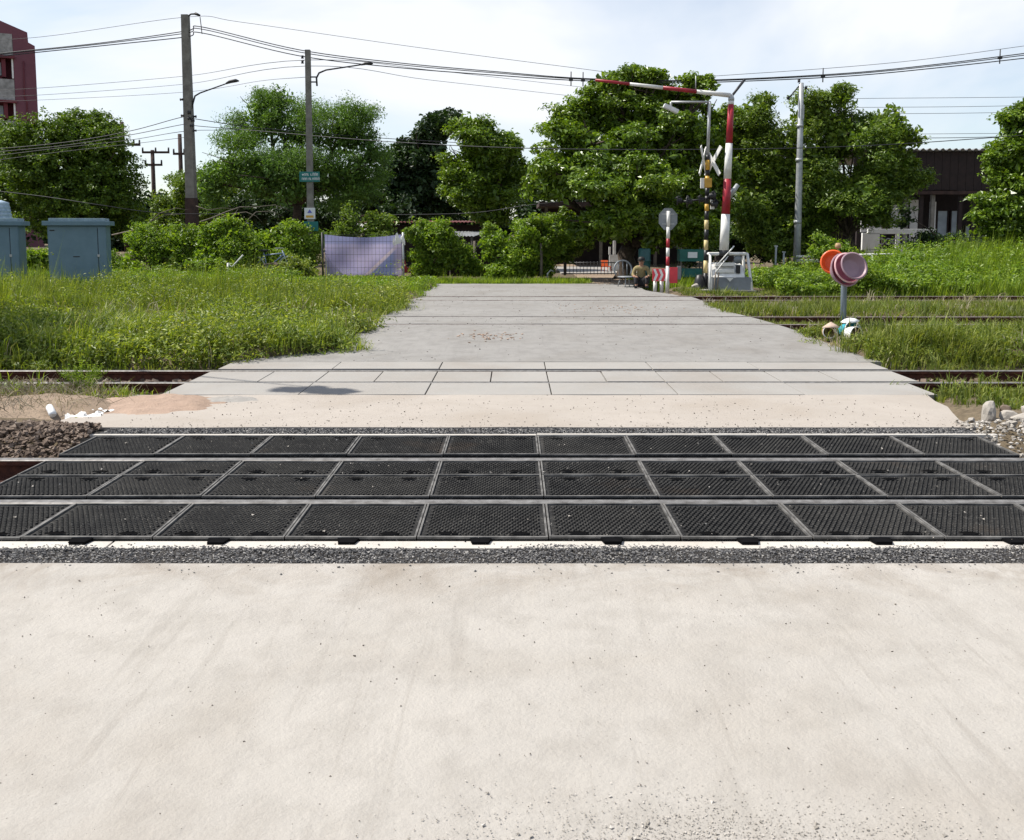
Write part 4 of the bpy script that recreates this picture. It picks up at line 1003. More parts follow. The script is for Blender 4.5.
shrub('leafy_shrub', 'large dense shrub at the left of the road end', 505, 27.6, [(490, 242, 18, 20, 0), (512, 255, 30, 26, 0), (532, 236, 26, 22, 0), (505, 272, 28, 12, -.2), (552, 236, 24, 22, .2), (538, 262, 16, 18, 0)], L_bush, 560, leaf=.10, group=G2)
shrub('leafy_shrub', 'darker shrub between the dense shrub and the biggest tree', 550, 28.4, [(560, 230, 26, 20, 0), (545, 250, 24, 20, 0), (572, 245, 18, 18, 0)], L_mid, 240, leaf=.11, group=G2)
G3 = 'shrubs on the right'
shrub('leafy_shrub', 'shrub at the foot of the spreading tree behind the basins', 835, 26, [(826, 246, 16, 14, 0), (838, 252, 16, 12, 0)], L_bush, 80, leaf=.09, group=G3)
shrub('leafy_shrub', 'dark hedge behind the right metal pole', 790, 30, [(775, 250, 26, 18, 0), (805, 250, 24, 18, 0), (765, 235, 20, 20, 0)], L_mid, 190, leaf=.11, group=G3)
shrub('leafy_shrub', 'dark hedge in the shade right behind the barrier', 745, 32, [(725, 240, 22, 22, 0), (748, 245, 24, 20, 0), (772, 242, 20, 20, 0), (700, 248, 20, 18, .5)], L_dark, 260, leaf=.13, group=G3)
shrub('leafy_shrub', 'dark creeper thicket before the pavilion floor', 945, 31, [(925, 245, 20, 16, 0), (960, 246, 26, 14, 0), (1000, 242, 26, 18, 0), (905, 215, 10, 34, 0)], L_dark, 200, leaf=.10, group=G3)
# shade tree standing left of the picture; only the shadow of its outermost branch falls into view
def side_tree():
    tip = Vector((-1.92, 9.0, 0)) + SUN_DIR * (7.0 / SUN_DIR.z)
    base = Vector((tip.x - 5.5, tip.y + 3.0, 0))
    root = empty('roadside_tree', base, 0, 'roadside tree left of view whose branch shadow falls on the second track deck', 'tree')
    t = tip - base
    MB().tube(limb_pts((0, 0, -.2), (0.2, 0, 5.6), 0, 4, .05), [.24, .2, .18, .16, .14], 9).build('trunk', M_bark, root)
    MB().tube([(0.2, 0, 5.5), t * .5 + Vector((0, 0, 3.2)), t * .8 + Vector((0, 0, 1.35)), t], [.06, .035, .02, .01], 6).build('limb', M_bark, root)
    lob = [(0, 0, 7.2, 1.7, 1.7, 1.3)]
    P, out, cc = crown_points(lob, 300, 40, .3)
    c2 = [(t.x - .20, t.y - .05, t.z, .40, .22, .12), (t.x + .14, t.y - .14, t.z - .02, .34, .12, .08)]
    P2, out2, _ = crown_points(c2, 46, 40, .10, (.0, .9))
    link('crown', leaf_mesh(np.r_[P, P2], np.r_[out, out2], .12), L_mid, root)
side_tree()

# ------------------------------------------------------------------ trackside cabinets
def cabinet(px0, px1, Y, label, handle_right=True):
    x0, x1 = XA(px0, Y), XA(px1, Y); w = x1 - x0; d = 0.75
    zb = ground_z((x0 + x1) / 2, Y) - 0.02; zt = ZA(218, Y) - zb
    root = empty('equipment_cabinet', ((x0 + x1) / 2, Y, zb), R(17), label, 'cabinet', 'blue trackside cabinets')
    h = zt - 0.17
    MB().box((-w/2 + .05, 0, .12), (w/2 - .05, d, h), bev=.012).build('body', M_cab, root)
    MB().box((-w/2 + .06, .02, -.1), (w/2 - .06, d - .02, .118)).build('plinth', M_grey, root)
    dr = MB().box((-w/2 + .075, -.018, .16), (w/2 - .235, -.001, h - .03), bev=.006).build('door', M_cab, root)
    MB().box((-.10, -.026, h * .52), (.04, -.019, h * .52 + .02), bev=.003).build('name_slot', M_blk, dr)
    MB().box((-w/2 + .10, -.026, h - .12), (-w/2 + .20, -.019, h - .095)).build('hinge_cover', M_blk, dr)
    MB().box((w/2 - .222, -.03, .16), (w/2 - .06, -.001, h - .02), bev=.006).build('corner_post', M_cab, root)
    MB().tube([(w/2 - .228, -.022, .2), (w/2 - .228, -.022, h - .06)], .006, 6).build('lock_rod', M_blk, root)
    MB().box((w/2 - .25, -.045, h * .52), (w/2 - .20, -.024, h * .56), bev=.004).build('handle', M_galv, root)
    rf = MB().box((-w/2 - .04, -.10, h + .002), (w/2 + .04, d + .08, h + .10), bev=.01).build('roof', M_cab, root)
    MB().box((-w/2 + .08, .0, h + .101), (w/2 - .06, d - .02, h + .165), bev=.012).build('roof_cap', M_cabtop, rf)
cabinet(50, 108, 20.8, 'blue grey steel cabinet standing whole in the grass left of the pole')
cabinet(-37, 20, 20.8, 'blue grey steel cabinet cut off by the left frame edge')
# ribbed blue drum behind the cut-off cabinet
p = at(2, 225, 23.5); mb = MB(); prof = [(.001, .0)]
for i in range(7): prof += [(.26 - .012 * i, .09 * i), (.30 - .018 * i, .09 * i + .03), (.26 - .012 * i, .09 * i + .075)]
prof += [(.001, .68)]
o = mb.lathe(prof, 20).build('ribbed_vent', simple('pale_blue_paint', (0.40, 0.50, 0.58), (0.22, 0.31, 0.40), 0.5, 9.0), None, (p.x, 23.5, p.z - .05))
MB().tube([(0, 0, -2.2), (0, 0, .02)], .09, 10).build('post', M_galv, o)
tag(o, 'pale blue ribbed cap on a post behind the cut-off cabinet', 'vent')

# ------------------------------------------------------------------ poles
def pole_tube(pts, w0, w1, n=4):
    return MB().tube(pts, [w0 + (w1 - w0) * i / (len(pts) - 1) for i in range(len(pts))], n, smooth=(n > 6))
# left concrete pole
Yp = 31.0; xb = XA(194, Yp); zt = ZA(15, Yp)
root = empty('utility_pole', (xb, Yp, 0), 0, 'tall square concrete utility pole right of the blue cabinets', 'pole')
def sq(mb, z0, z1, w0, w1, lean=0.0):
    def x(z): return lean * z / zt * 1.0
    vs_ = []
    for z, w in ((z0, w0), (z1, w1)):
        for sx, sy in ((-1,-1),(1,-1),(1,1),(-1,1)): vs_.append((x(z) + sx * w / 2, sy * w / 2, z))
    return mb.add(vs_, [(0,1,5,4),(1,2,6,5),(2,3,7,6),(3,0,4,7),(4,5,6,7),(3,2,1,0)])
sq(MB(), ZA(198, Yp), zt, .30, .22).build('shaft', M_polec, root)
sq(MB(), -.2, ZA(198, Yp) - .002, .40, .33).build('dark_base', M_poled, root)
rel = lambda x, y: at(x, y, Yp) - Vector((xb, Yp, 0))
arm = MB().tube([rel(191, 111), rel(193.5, 101), rel(195, 96), rel(200, 93), rel(228, 83)], [.03, .03, .028, .026, .022], 6).build('lamp_arm', M_darkmetal, root)
MB().tube([rel(226, 83.6), rel(230, 81.6), rel(236, 80.6), rel(239, 81)], [.03, .06, .06, .02], 8).build('lamp_head', M_darkmetal, arm)
ta = MB().tube([rel(187, 17), rel(191, 14), rel(198, 14)], .028, 6).build('top_bracket', M_darkmetal, root)
MB().tube([rel(195, 13.4), rel(200, 15.6)], [.05, .035], 6).build('fitting', M_darkmetal, ta)
MB().tube([rel(200, 17), rel(201, 25), rel(202, 34)], .014, 5).build('drop_wire', M_cable, ta)
for (x, y, r) in [(183, 100, .05), (184, 116, .05), (191, 113, .07), (196, 117, .05), (191, 119, .06), (194, 121, .05), (193, 126, .05), (196, 131, .04)]:
    q = rel(x, y); MB().lathe([(.001, -.05), (r, -.05), (r * .6, 0), (r, .05), (.001, .05)], 8, M=Matrix.Translation((q.x, -.12, q.z)) @ Matrix.Rotation(R(90), 4, 'Y')).build('insulator', M_darkmetal, root)
# sign pole
Ys = 27.0; xs = XA(311.5, Ys); zts = ZA(50, Ys)
root = empty('sign_pole', (xs, Ys, 0), 0, 'slim concrete pole carrying green signs and a street lamp', 'pole')
sq2 = MB(); zt_keep = zt; zt = zts; sq(sq2, -.2, zts, .185, .14, .03); zt = zt_keep
sq2.build('shaft', M_polec, root)
rel = lambda x, y: at(x, y, Ys) - Vector((xs, Ys, 0))
arm = MB().tube([rel(317, 86), rel(316.5, 78), rel(319, 73), rel(326, 70), rel(366, 64)], [.026, .026, .025, .023, .018], 6).build('lamp_arm', M_darkmetal, root)
MB().tube([rel(361, 65), rel(365, 63.6), rel(371, 63.2), rel(373, 63.8)], [.02, .045, .045, .015], 8).build('lamp_head', M_darkmetal, arm)
for y in (77, 82): MB().tube([rel(310, y), rel(317, y)], .02, 6).build('clamp', M_darkmetal, root)
for y in (57, 62): MB().lathe([(.001, -.04), (.045, -.04), (.03, 0), (.045, .04), (.001, .04)], 8, M=Matrix.Translation((-.13, 0, rel(306, y).z))).build('insulator', M_darkmetal, root)
def plate(x0, y0, x1, y1, name, mat, parent, dy=-.13, th=.012):
    a, b = rel(x0, y1), rel(x1, y0)
    return MB().box((a.x, dy, a.z), (b.x, dy + th, b.z), bev=.004).build(name, mat, parent)
def marks(sign, cx, cz, w, h, rows, seed, mat=M_whitep, dy=-.137):
    """rows of small white script strokes, too small to read"""
    r = random.Random(seed); mb = MB()
    for j in range(rows):
        z = cz + h * (.5 - (j + .5) / rows); s = h / rows * .52; x = cx - w / 2 + (h * .25 if j == 0 else 0)
        while x < cx + w / 2 - s * .4:
            if r.random() < .12: x += s * .4; continue
            k = r.random(); t = s * .17
            mb.box((x, dy, z - s / 2), (x + t, dy + .004, z + s / 2))
            if k > .3: mb.box((x + t, dy, z + s / 2 - t), (x + s * .5, dy + .004, z + s / 2))
            if k > .45: mb.box((x + s * .5, dy, z - s / 2), (x + s * .5 + t, dy + .004, z + s / 2))
            if k < .35: mb.box((x + t, dy, z - s / 2), (x + s * .45, dy + .004, z - s / 2 + t))
            if k > .7: mb.box((x + t, dy, z + s * .68), (x + s * .45, dy + .004, z + s * .68 + t))
            x += s * .85
    mb.build('lettering', mat, sign)
sg = plate(300.5, 172, 320.5, 182, 'street_sign', M_signgreen, root); sg['label'] = 'upper green street sign with white arrow and script'
q = rel(310.5, 177); marks(sg, q.x + .03, q.z, .50, .25, 2, 3)
a = rel(304, 175); MB().prism([(a.x - .03, a.z), (a.x, a.z + .035), (a.x, a.z + .012), (a.x + .035, a.z + .012), (a.x + .035, a.z - .012), (a.x, a.z - .012), (a.x, a.z - .035)], 1, -.137, -.133).build('arrow', M_whitep, sg)
sg = plate(305.5, 208, 316, 219, 'notice_plate', M_whitep, root); sg['label'] = 'white notice with blue triangle and yellow band'
a = rel(310.7, 211.5); MB().prism([(a.x - .07, a.z - .045), (a.x + .07, a.z - .045), (a.x, a.z + .06)], 1, -.137, -.132).build('triangle', simple('notice_blue', (0.10, 0.12, 0.45), None, .5), sg)
a = rel(310.7, 216.5); MB().box((a.x - .11, -.137, a.z - .035), (a.x + .11, -.132, a.z + .03)).build('yellow_band', M_yellow, sg)
sg = plate(304.5, 221.5, 319, 231, 'street_sign', M_signgreen, root); sg['label'] = 'lower green street sign with small white arrow'
a = rel(311, 226.6); MB().prism([(a.x - .04, a.z), (a.x, a.z + .035), (a.x, a.z + .012), (a.x + .05, a.z + .012), (a.x + .05, a.z - .012), (a.x, a.z - .012), (a.x, a.z - .035)], 1, -.137, -.133).build('arrow', M_whitep, sg)
# right metal pole
Yr = 29.0; xr = XA(796.5, Yr); ztr = ZA(83, Yr)
root = empty('lamp_pole', (xr, Yr, 0), 0, 'round grey metal pole rising out of grass left of the basins', 'pole')
rel = lambda x, y: at(x, y, Yr) - Vector((xr, Yr, 0))
MB().tube([(-.02, 0, -.2), (0, 0, ZA(222, Yr)), (-.01, 0, ZA(150, Yr)), (-.03, 0, ztr)], [.12, .11, .095, .075], 12).build('shaft', M_galv, root)
for y, r in ((222, .122), (160, .108), (126, .105)): MB().lathe([(r - .015, -.05), (r, -.05), (r, .05), (r - .015, .05)], 12, M=Matrix.Translation((rel(796.6 + (222 - y) * .012, y).x * .3, 0, ZA(y, Yr)))).build('collar', M_galv, root)
MB().box((rel(800.5, 110).x, -.09, ZA(120, Yr)), (rel(803.5, 110).x, .09, ZA(105, Yr)), bev=.01).build('junction_box', M_galv, root)
MB().tube([rel(799, 86), rel(789, 98)], .022, 6).build('bracket', M_darkmetal, root)
for x, y in ((799, 81), (788, 98), (806, 88)): MB().lathe([(.001, -.05), (.05, -.04), (.035, 0), (.05, .04), (.001, .06)], 8, M=Matrix.Translation(rel(x, y))).build('insulator', M_darkmetal, root)
# distant crossarm poles
def crossarm_pole(px, top, Y, arms, label, base_y=232):
    x = XA(px, Y); r0 = empty('crossarm_pole', (x, Y, 0), 0, label, 'pole', 'distant power poles')
    rl = lambda a, b: at(a, b, Y) - Vector((x, Y, 0))
    MB().tube([(0, 0, -.2), (0, 0, ZA(top, Y))], [.17, .12], 6).build('shaft', M_poled, r0)
    for (xa, xe, y) in arms:
        am = MB().box((rl(xa, y).x, -.2, rl(0, y).z - .07), (rl(xe, y).x, -.08, rl(0, y).z + .07)).build('crossarm', M_poled, r0)
        for k in (xa + .6, (xa + xe) / 2, xe - .6):
            MB().tube([rl(k, y) + Vector((0, -.14, .07)), rl(k, y) + Vector((0, -.14, .32))], [.06, .05], 6).build('insulator', M_darkmetal, am)
crossarm_pole(157, 150, 62, [(143, 170, 152.5), (146, 163, 165)], 'two-armed power pole in the gap between vine tree and concrete pole')
crossarm_pole(128, 122, 60, [(128.5, 141, 145)], 'one-armed power pole beside the tallest vine tree')
crossarm_pole(184.5, 134, 60, [(174, 196, 154)], 'power pole half hidden behind the concrete pole')

# ------------------------------------------------------------------ overhead cables
def cable(pts, r, label, group=None, mat=M_cable):
    """pts: surveyed (x, y, distance) along the cable, joined by a smooth curve"""
    w = [at(x, y, Y) for x, y, Y in pts]; w = [w[0] * 2 - w[1]] + w + [w[-1] * 2 - w[-2]]; out = []
    for i in range(1, len(w) - 2):
        p0, p1, p2, p3 = w[i-1:i+3]
        for k in range(8):
            t = k / 8
            out.append(.5 * ((2 * p1) + (p2 - p0) * t + (2 * p0 - 5 * p1 + 4 * p2 - p3) * t * t + (3 * p1 - p0 - 3 * p2 + p3) * t ** 3))
    out.append(w[-2])
    return tag(MB().tube(out, r, 5, caps=False).build('overhead_cable', mat, None), label, 'cable', group)
gB = 'cables of the main overhead bundle'
def bundle(d, top, r, label):
    cable([(-60, 62 + d * .6, 31), (0, 53.5 + d * .5, 31), (100, 43 + d * .5, 31), (186, 31 + d, 31), (202, 27 + d, 31), (300, 50 + d, 30), (400, 63 + d * .8, 29.5), (500, 72 + d * .6, 29), (575, 78 + d * .4, 28.5),
           (660, 80.5 + d * .4, 28), (740, 79 + d * .4, 28), (850, 73 + d * .5, 28), (940, 64 + d * .6, 28), (1024, 53.5 + d * .8, 28), (1090, 45 + d, 28)], r, label, gB)
bundle(0, 0, .016, 'upper thick cable of the main bundle sagging across the whole sky')
bundle(2.2, 0, .014, 'middle thick cable of the main bundle sagging across the whole sky')
bundle(6.0, 0, .016, 'lowest thick cable of the main bundle sagging across the whole sky')
cable([(-60, 42, 33), (40, 37, 33), (187, 17, 33), (240, 22, 33), (400, 45, 32), (560, 66, 31), (660, 77, 30), (760, 73, 30), (900, 62, 30), (1024, 46, 30), (1090, 37, 30)], .008, 'thin topmost wire above the main bundle')
for i, (x, y) in enumerate(((571, 79), (583, 79.5), (1000, 57), (823, 75.5))):
    q = at(x, y, 28.4); o = MB().tube([q + Vector((0, 0, -.2)), q + Vector((0, 0, .22))], .018, 5).box(q + Vector((-.06, -.03, -.06)), q + Vector((.06, .03, .02))).build('cable_spacer', M_cable)
    tag(o, ['left one of the two close spacer clips on the bundle', 'right one of the two close spacer clips on the bundle', 'spacer clip on the bundle near the right frame edge', 'spacer clip on the bundle above the right metal pole'][i], 'spacer', 'spacer clips on the main bundle')
gL = 'thin wires at pole height'
cable([(-60, 92, 40), (40, 88, 40), (186, 76, 40), (307, 60, 27), (430, 70, 38), (590, 88, 45)], .009, 'upper thin wire between left frame edge and sign pole', gL)
cable([(-60, 98, 42), (40, 95, 42), (186, 84, 42), (307, 66, 27), (430, 80, 38), (590, 98, 45)], .009, 'second thin wire between left frame edge and sign pole', gL)
cable([(-60, 103, 44), (40, 100, 44), (186, 92, 42), (260, 81, 40), (307, 77, 27)], .009, 'third thin wire left of the sign pole', gL)
gM = 'wires clamped on the concrete pole'
cable([(-40, 152, 31), (60, 143, 31), (130, 131, 31), (183, 117, 31), (196, 119, 31), (260, 128, 33), (380, 138, 36), (520, 146, 40)], .013, 'upper wire clamped at mid height of the concrete pole', gM)
cable([(-40, 155, 31.4), (60, 146, 31.4), (130, 135, 31.4), (186, 124, 31.4), (198, 126, 31.4), (260, 131, 30), (380, 141, 27.5), (520, 148, 25), (700, 149.5, 24.3), (860, 146, 25), (1000, 137, 26), (1080, 130, 27)], .012, 'lower wire clamped on the concrete pole running past the treetops to the right', gM)
cable([(-40, 160, 32), (60, 148, 32), (130, 140, 32), (187, 131, 32), (240, 128, 40), (330, 112, 46)], .010, 'third wire clamped at mid height of the concrete pole', gM)
cable([(-40, 165, 33), (60, 152, 33), (140, 143, 33), (188, 137, 33)], .009, 'lowest wire reaching the concrete pole from the left', gM)
cable([(-40, 187, 26), (40, 196, 26), (100, 205, 26), (160, 213, 27), (230, 214, 28)], .011, 'low slack wire hanging above the blue cabinets')
cable([(380, 215, 32), (470, 213, 31.5), (530, 205, 31), (600, 198, 31)], .012, 'low wire in front of the round-crowned tree')
gR = 'thin wires above the pavilion'
for i, (y0, y1, y2, lab) in enumerate(((99, 98, 97, 'topmost'), (107.5, 107, 105.5, 'second'), (114, 113.5, 112, 'third'), (135, 134, 133, 'fourth'), (139.5, 138, 136, 'lowest'))):
    cable([(810, y0, 40), (880, y1 + .3, 40), (960, y1 - .3, 40), (1024, y2, 40), (1090, y2 - 2, 40)], .010 if i < 4 else .015, lab + ' of the thin wires above the pavilion roof', gR)

# ------------------------------------------------------------------ maroon apartment building, far left
Yb = 80.0
bx1 = XA(46, Yb); root = empty('apartment_building', (bx1, Yb, 0), R(27.5), 'maroon apartment block with open balconies at the upper left corner', 'building')
rel = lambda x, y: at(x, y, Yb) - Vector((bx1, Yb, 0))
zr = ZA(24, Yb); xR = 0.0
# end wall with stepped gable
def rp(x, y): q = rel(x, y); return (q.x, q.z)
xw = rel(17, 80).x
poly = [(xw, -.5), (xR, -.5), (xR, rp(36, 46)[1]), (rp(29, 43)[0], rp(29, 43)[1]), (rp(28, 33)[0], rp(28, 33)[1]), (rp(4, 23.5)[0], rp(4, 23.5)[1]), (xw - 1.2, rp(-2, 23.5)[1]), (xw - 1.2, rp(0, 36)[1]), (xw, rp(0, 36)[1])]
MB().prism(poly, 1, 0, 9).build('wall', M_maroon, root)
MB().box((-6, .9, -.5), (xw - .01, 8.9, rp(0, 34)[1])).build('rear_wall', M_maroon2, root)
MB().prism([(-6, rp(0, 36)[1] - .1), (xw - 1.21, rp(0, 36)[1] - .1), (xw - 1.21, rp(0, 23.5)[1]), (-6, rp(0, 26)[1])], 1, .02, 1.0).build('gable', M_maroon, root)
for (ya, yb_) in ((36, 58), (81, 102), (122, 142)):
    bl = MB().box((-6, -.01, rp(0, yb_)[1]), (xw - .02, .35, rp(0, ya)[1])).build('balcony_parapet', M_dirtyblock, root)
    MB().box((-6, -.3, rp(0, yb_)[1] - .22), (xw + .1, -.012, rp(0, yb_)[1] - .002)).build('balcony_ledge', M_maroon2, bl)
for (ya, yb_) in ((60, 80), (103, 121)):
    a, b = rp(0, yb_)[1], rp(0, ya)[1]
    w = MB().box((xw - 1.9, .80, a + .3), (xw - .95, .895, b - .3)).build('window', M_curtain, root)
    MB().box((xw - .16, .0, a), (xw - .03, .12, b)).build('jamb', M_wallw, root)
    MB().box((xw - .9, .02, a + .1), (xw - .6, .88, b - .1)).build('pier', M_maroon2, root)
MB().tube([rel(25, 62) + Vector((0, -.05, 0)), rel(26, 97) + Vector((0, -.05, 0)), rel(27, 103) + Vector((.1, -.05, 0)), rel(27.5, 130) + Vector((.1, -.05, 0))], .06, 6).build('drain_pipe', M_maroon2, root)

# ------------------------------------------------------------------ fence with banner
Yf = 26.2; xa, xe = XA(323, Yf), XA(403.5, Yf); z0, z1 = ZA(279, Yf), ZA(233.5, Yf); xc = (xa + xe) / 2
root = empty('mesh_fence', (xc, Yf, 0), 0, 'square wire-mesh fence panel standing in front of the purple banner', 'fence')
for x in (xa, xe): MB().tube([(x - xc, 0, -.1), (x - xc, 0, z1 + .03)], .03, 8).build('post', M_galv if x == xe else M_darkmetal, root)
mb = MB(); hw = (xe - xa) / 2
for i in range(22):
    x = -hw + (xe - xa) * (i + .5) / 22; mb.tube([(x, -.012, z0 + .1), (x, -.012, z1 + .02)], .004, 4, caps=False)
for j in range(7):
    z = z0 + .14 + (z1 - z0 - .18) * j / 6; mb.tube([(-hw, -.02, z), (hw, -.02, z)], .004, 4, caps=False)
mb.build('wire_mesh', M_darkmetal, root)
V = []; F = []; nn, mm = 36, 18
for j in range(mm + 1):
    for i in range(nn + 1):
        u, v = i / nn * 2 - 1, j / mm
        sag = -.09 * (1 - u * u) * v
        V.append((u * (hw - .05), .010 * math.sin(u * 9 + v * 3) * (.4 + v) + .014 * math.cos(u * 4 - v * 5), (z1 - z0 - .12) * v + sag))
F = [(j * (nn + 1) + i, j * (nn + 1) + i + 1, (j + 1) * (nn + 1) + i + 1, (j + 1) * (nn + 1) + i) for j in range(mm) for i in range(nn)]
o = link('banner', mesh_np('banner', V, F, True), M_banner, None, (xc, Yf + .10, z0 + .10))
tag(o, 'sagging lavender banner with blue print tied behind the wire fence', 'banner')
crumple('banner_scrap', 399, 241, Yf - .05, .34, .1, .30, M_litter, 'crumpled white sheet caught on the top right fence corner', 12, .1)['category'] = 'litter'
# red things glimpsed under and beside the banner
p = at(376, 279, 27.0)
o = MB().lathe([(.001, .02), (.16, .02), (.22, .2), (.24, .2), (.235, .22), (.2, .21), (.14, .05), (.001, .05)], 18).build('plastic_basin', M_redbright, None, (p.x, 27.0, ground_z(p.x, 27.0) + .02))
tag(o, 'red plastic basin on the ground under the banner', 'basin')
p = at(410, 281, 28.0); root = empty('parked_scooter', (p.x, 28.0, ground_z(p.x, 28)), R(10), 'dark red scooter half hidden behind the right fence post', 'scooter')
for x in (-.55, .55):
    wh = MB().lathe([(.17, -.045), (.22, -.04), (.23, 0), (.22, .04), (.17, .045), (.16, 0), (.17, -.045)], 20, M=Matrix.Translation((x, 0, .23)) @ Matrix.Rotation(R(90), 4, 'X')).build('wheel', M_blk, root)
    MB().lathe([(.001, -.03), (.155, -.03), (.155, .03), (.001, .03)], 14, M=Matrix.Translation((x, 0, .23)) @ Matrix.Rotation(R(90), 4, 'X')).build('rim', M_galv, wh)
MB().prism([(-.75, .42), (-.55, .32), (-.25, .30), (-.2, .2), (.28, .2), (.36, .62), (.30, .68), (.2, .35), (-.1, .36), (-.15, .58), (-.7, .62)], 1, -.13, .13).build('body', M_red, root)
MB().box((-.68, -.12, .622), (-.12, .12, .70), bev=.03).build('seat', M_blk, root)
MB().tube([(.55, 0, .23), (.36, 0, .95)], .03, 8).build('fork', M_darkmetal, root)
MB().tube([(.34, -.3, .98), (.37, 0, .95), (.34, .3, .98)], .015, 6).build('handlebar', M_darkmetal, root)
# bent white post and grey scrap among the shrubs
Yw = 24.6; p = at(229, 285, Yw)
o = MB().tube([at(228, 285, Yw), at(228, 263, Yw)], .03, 6).tube([at(228, 263.5, Yw), at(232, 267, Yw), at(243, 255, Yw)], .02, 6).build('bent_post', M_white, None)
tag(o, 'thin white post with a bent arm in the grass below the shrubs', 'post')
Yk = 25.4; q = at(272, 283, Yk); root = empty('bicycle', (q.x, Yk, ground_z(q.x, Yk)), R(-8), 'silver blue bicycle half sunk in the weeds left of the sign pole', 'bicycle')
for x in (-.5, .5):
    wh = MB().lathe([(.30, -.018), (.33, -.012), (.335, 0), (.33, .012), (.30, .018), (.295, 0), (.30, -.018)], 26, M=Matrix.Translation((x, 0, .335)) @ Matrix.Rotation(R(90), 4, 'X')).build('wheel', M_galv, root)
    mb = MB()
    for k in range(10):
        a = k * math.pi / 5; mb.tube([(x, 0, .335), (x + .3 * math.cos(a), 0, .335 + .3 * math.sin(a))], .003, 3, caps=False)
    mb.build('spokes', M_galv, wh)
mb = MB()
for a, b in (((-.5, .335), (-.12, .32)), ((-.12, .32), (-.22, .75)), ((-.5, .335), (-.2, .68)), ((-.12, .32), (.34, .70)), ((-.2, .68), (.33, .74)), ((.5, .335), (.32, .82))): mb.tube([(a[0], 0, a[1]), (b[0], 0, b[1])], .02, 6)
mb.build('frame', simple('bicycle_blue', (0.20, 0.26, 0.36), None, .4), root)
MB().box((-.34, -.07, .78), (-.10, .07, .84), bev=.025).build('saddle', M_blk, root)
MB().tube([(.24, -.26, .88), (.31, 0, .88), (.24, .26, .88)], .013, 6).build('handlebar', M_galv, root)

# dead branches lying over the shrubs behind the left pole
def dead_branch(pts, r, label):
    o = MB().tube([at(x, y, Y) for x, y, Y in pts], [r * (1 - .7 * i / (len(pts) - 1)) for i in range(len(pts))], 6).build('dead_branch', M_deadwood)
    return tag(o, label, 'branch', 'dead branches behind the concrete pole')
dead_branch([(112, 235, 28), (130, 231, 27.5), (142, 228, 27), (150, 222, 27), (165, 215, 27), (182, 214, 27)], .022, 'bare grey branch sloping up from the right cabinet')
dead_branch([(200, 222, 27), (212, 218, 27), (226, 212, 27), (240, 207, 27), (255, 207, 27.4), (275, 205, 28), (290, 211, 28)], .024, 'bare arched branch right of the concrete pole, uppermost')
dead_branch([(205, 226, 27), (218, 219, 26.8), (230, 214, 26.8), (246, 212, 26.8), (256, 216, 26.8), (262, 222, 26.8)], .02, 'bare branch bending down right of the concrete pole')
dead_branch([(148, 236, 26.5), (154, 231, 26.5), (165, 230, 26.5), (175, 231, 26.5)], .018, 'short pale branch left of the concrete pole foot')
dead_branch([(196, 206, 28), (208, 210, 28), (222, 208, 28), (240, 209, 28)], .014, 'thin bare branch touching the pole above its dark base')
dead_branch([(229, 236, 26.4), (237, 226, 26.6), (233, 216, 26.8), (238, 209, 27)], .016, 'curled upright branch in the middle of the dead tangle')
dead_branch([(150, 222, 27), (160, 213, 27), (176, 208, 27), (188, 210, 27)], .016, 'thin arched branch just left of the concrete pole')
dead_branch([(246, 222, 26.7), (256, 212, 26.7), (272, 211, 27), (284, 217, 27)], .016, 'thin arched branch at the right end of the tangle')

# ------------------------------------------------------------------ sheds glimpsed behind the shrubs
def corrugated(name, x0, x1, y0, y1, z0, z1, mat, parent, wave=.15, amp=.03, th=.01):
    """corrugated roof sheet sloping from (y0,z0) to (y1,z1)"""
    n = max(8, int((x1 - x0) / wave * 4)); V = []; F = []
    for j, (y, z) in enumerate(((y0, z0), (y1, z1))):
        for i in range(n + 1):
            x = x0 + (x1 - x0) * i / n; V.append((x, y, z + amp * math.sin(2 * math.pi * (x - x0) / wave)))
    w = n + 1; b = len(V); V += [(x, y, z - th) for x, y, z in V]
    for i in range(n):
        F += [(i, i + 1, i + 1 + w, i + w), (b + i, b + i + w, b + i + 1 + w, b + i + 1), (i, b + i, b + i + 1, i + 1), (i + w, i + 1 + w, b + i + 1 + w, b + i + w)]
    return link(name, mesh_np(name, V, F, True), mat, parent)
Yq = 38.0; xq = XA(428, Yq)
root = empty('shed', (xq, Yq, 0), 0, 'low shed with a red sheet roof behind the shrubs at road end', 'shed')
zq = ZA(221, Yq)
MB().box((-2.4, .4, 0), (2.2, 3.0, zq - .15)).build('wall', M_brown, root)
corrugated('roof', -2.8, 2.6, -.3, 3.2, zq - .05, zq + .03, M_redroof, root)
MB().box((-.5, .36, 0), (.4, .399, 1.6)).build('door', M_poled, root)
Yq2 = 31.5; xq2 = XA(455, Yq2)
root = empty('lean_to', (xq2, Yq2, 0), R(-12), 'small lean-to with a pale grey sheet roof between two shrubs', 'shed')
z2 = ZA(233, Yq2)
corrugated('roof', -.8, .75, -.3, 1.6, z2 - .1, z2 + .05, M_greyroof, root, .12, .02)
for x in (-.7, .65):
    for y in (-.2, 1.5): MB().tube([(x, y, -.05), (x, y, z2 - .12)], .04, 6).build('post', M_deadwood, root)
MB().box((-.65, 1.2, 0), (.6, 1.25, z2 - .35)).build('back_wall', M_greyroof, root)
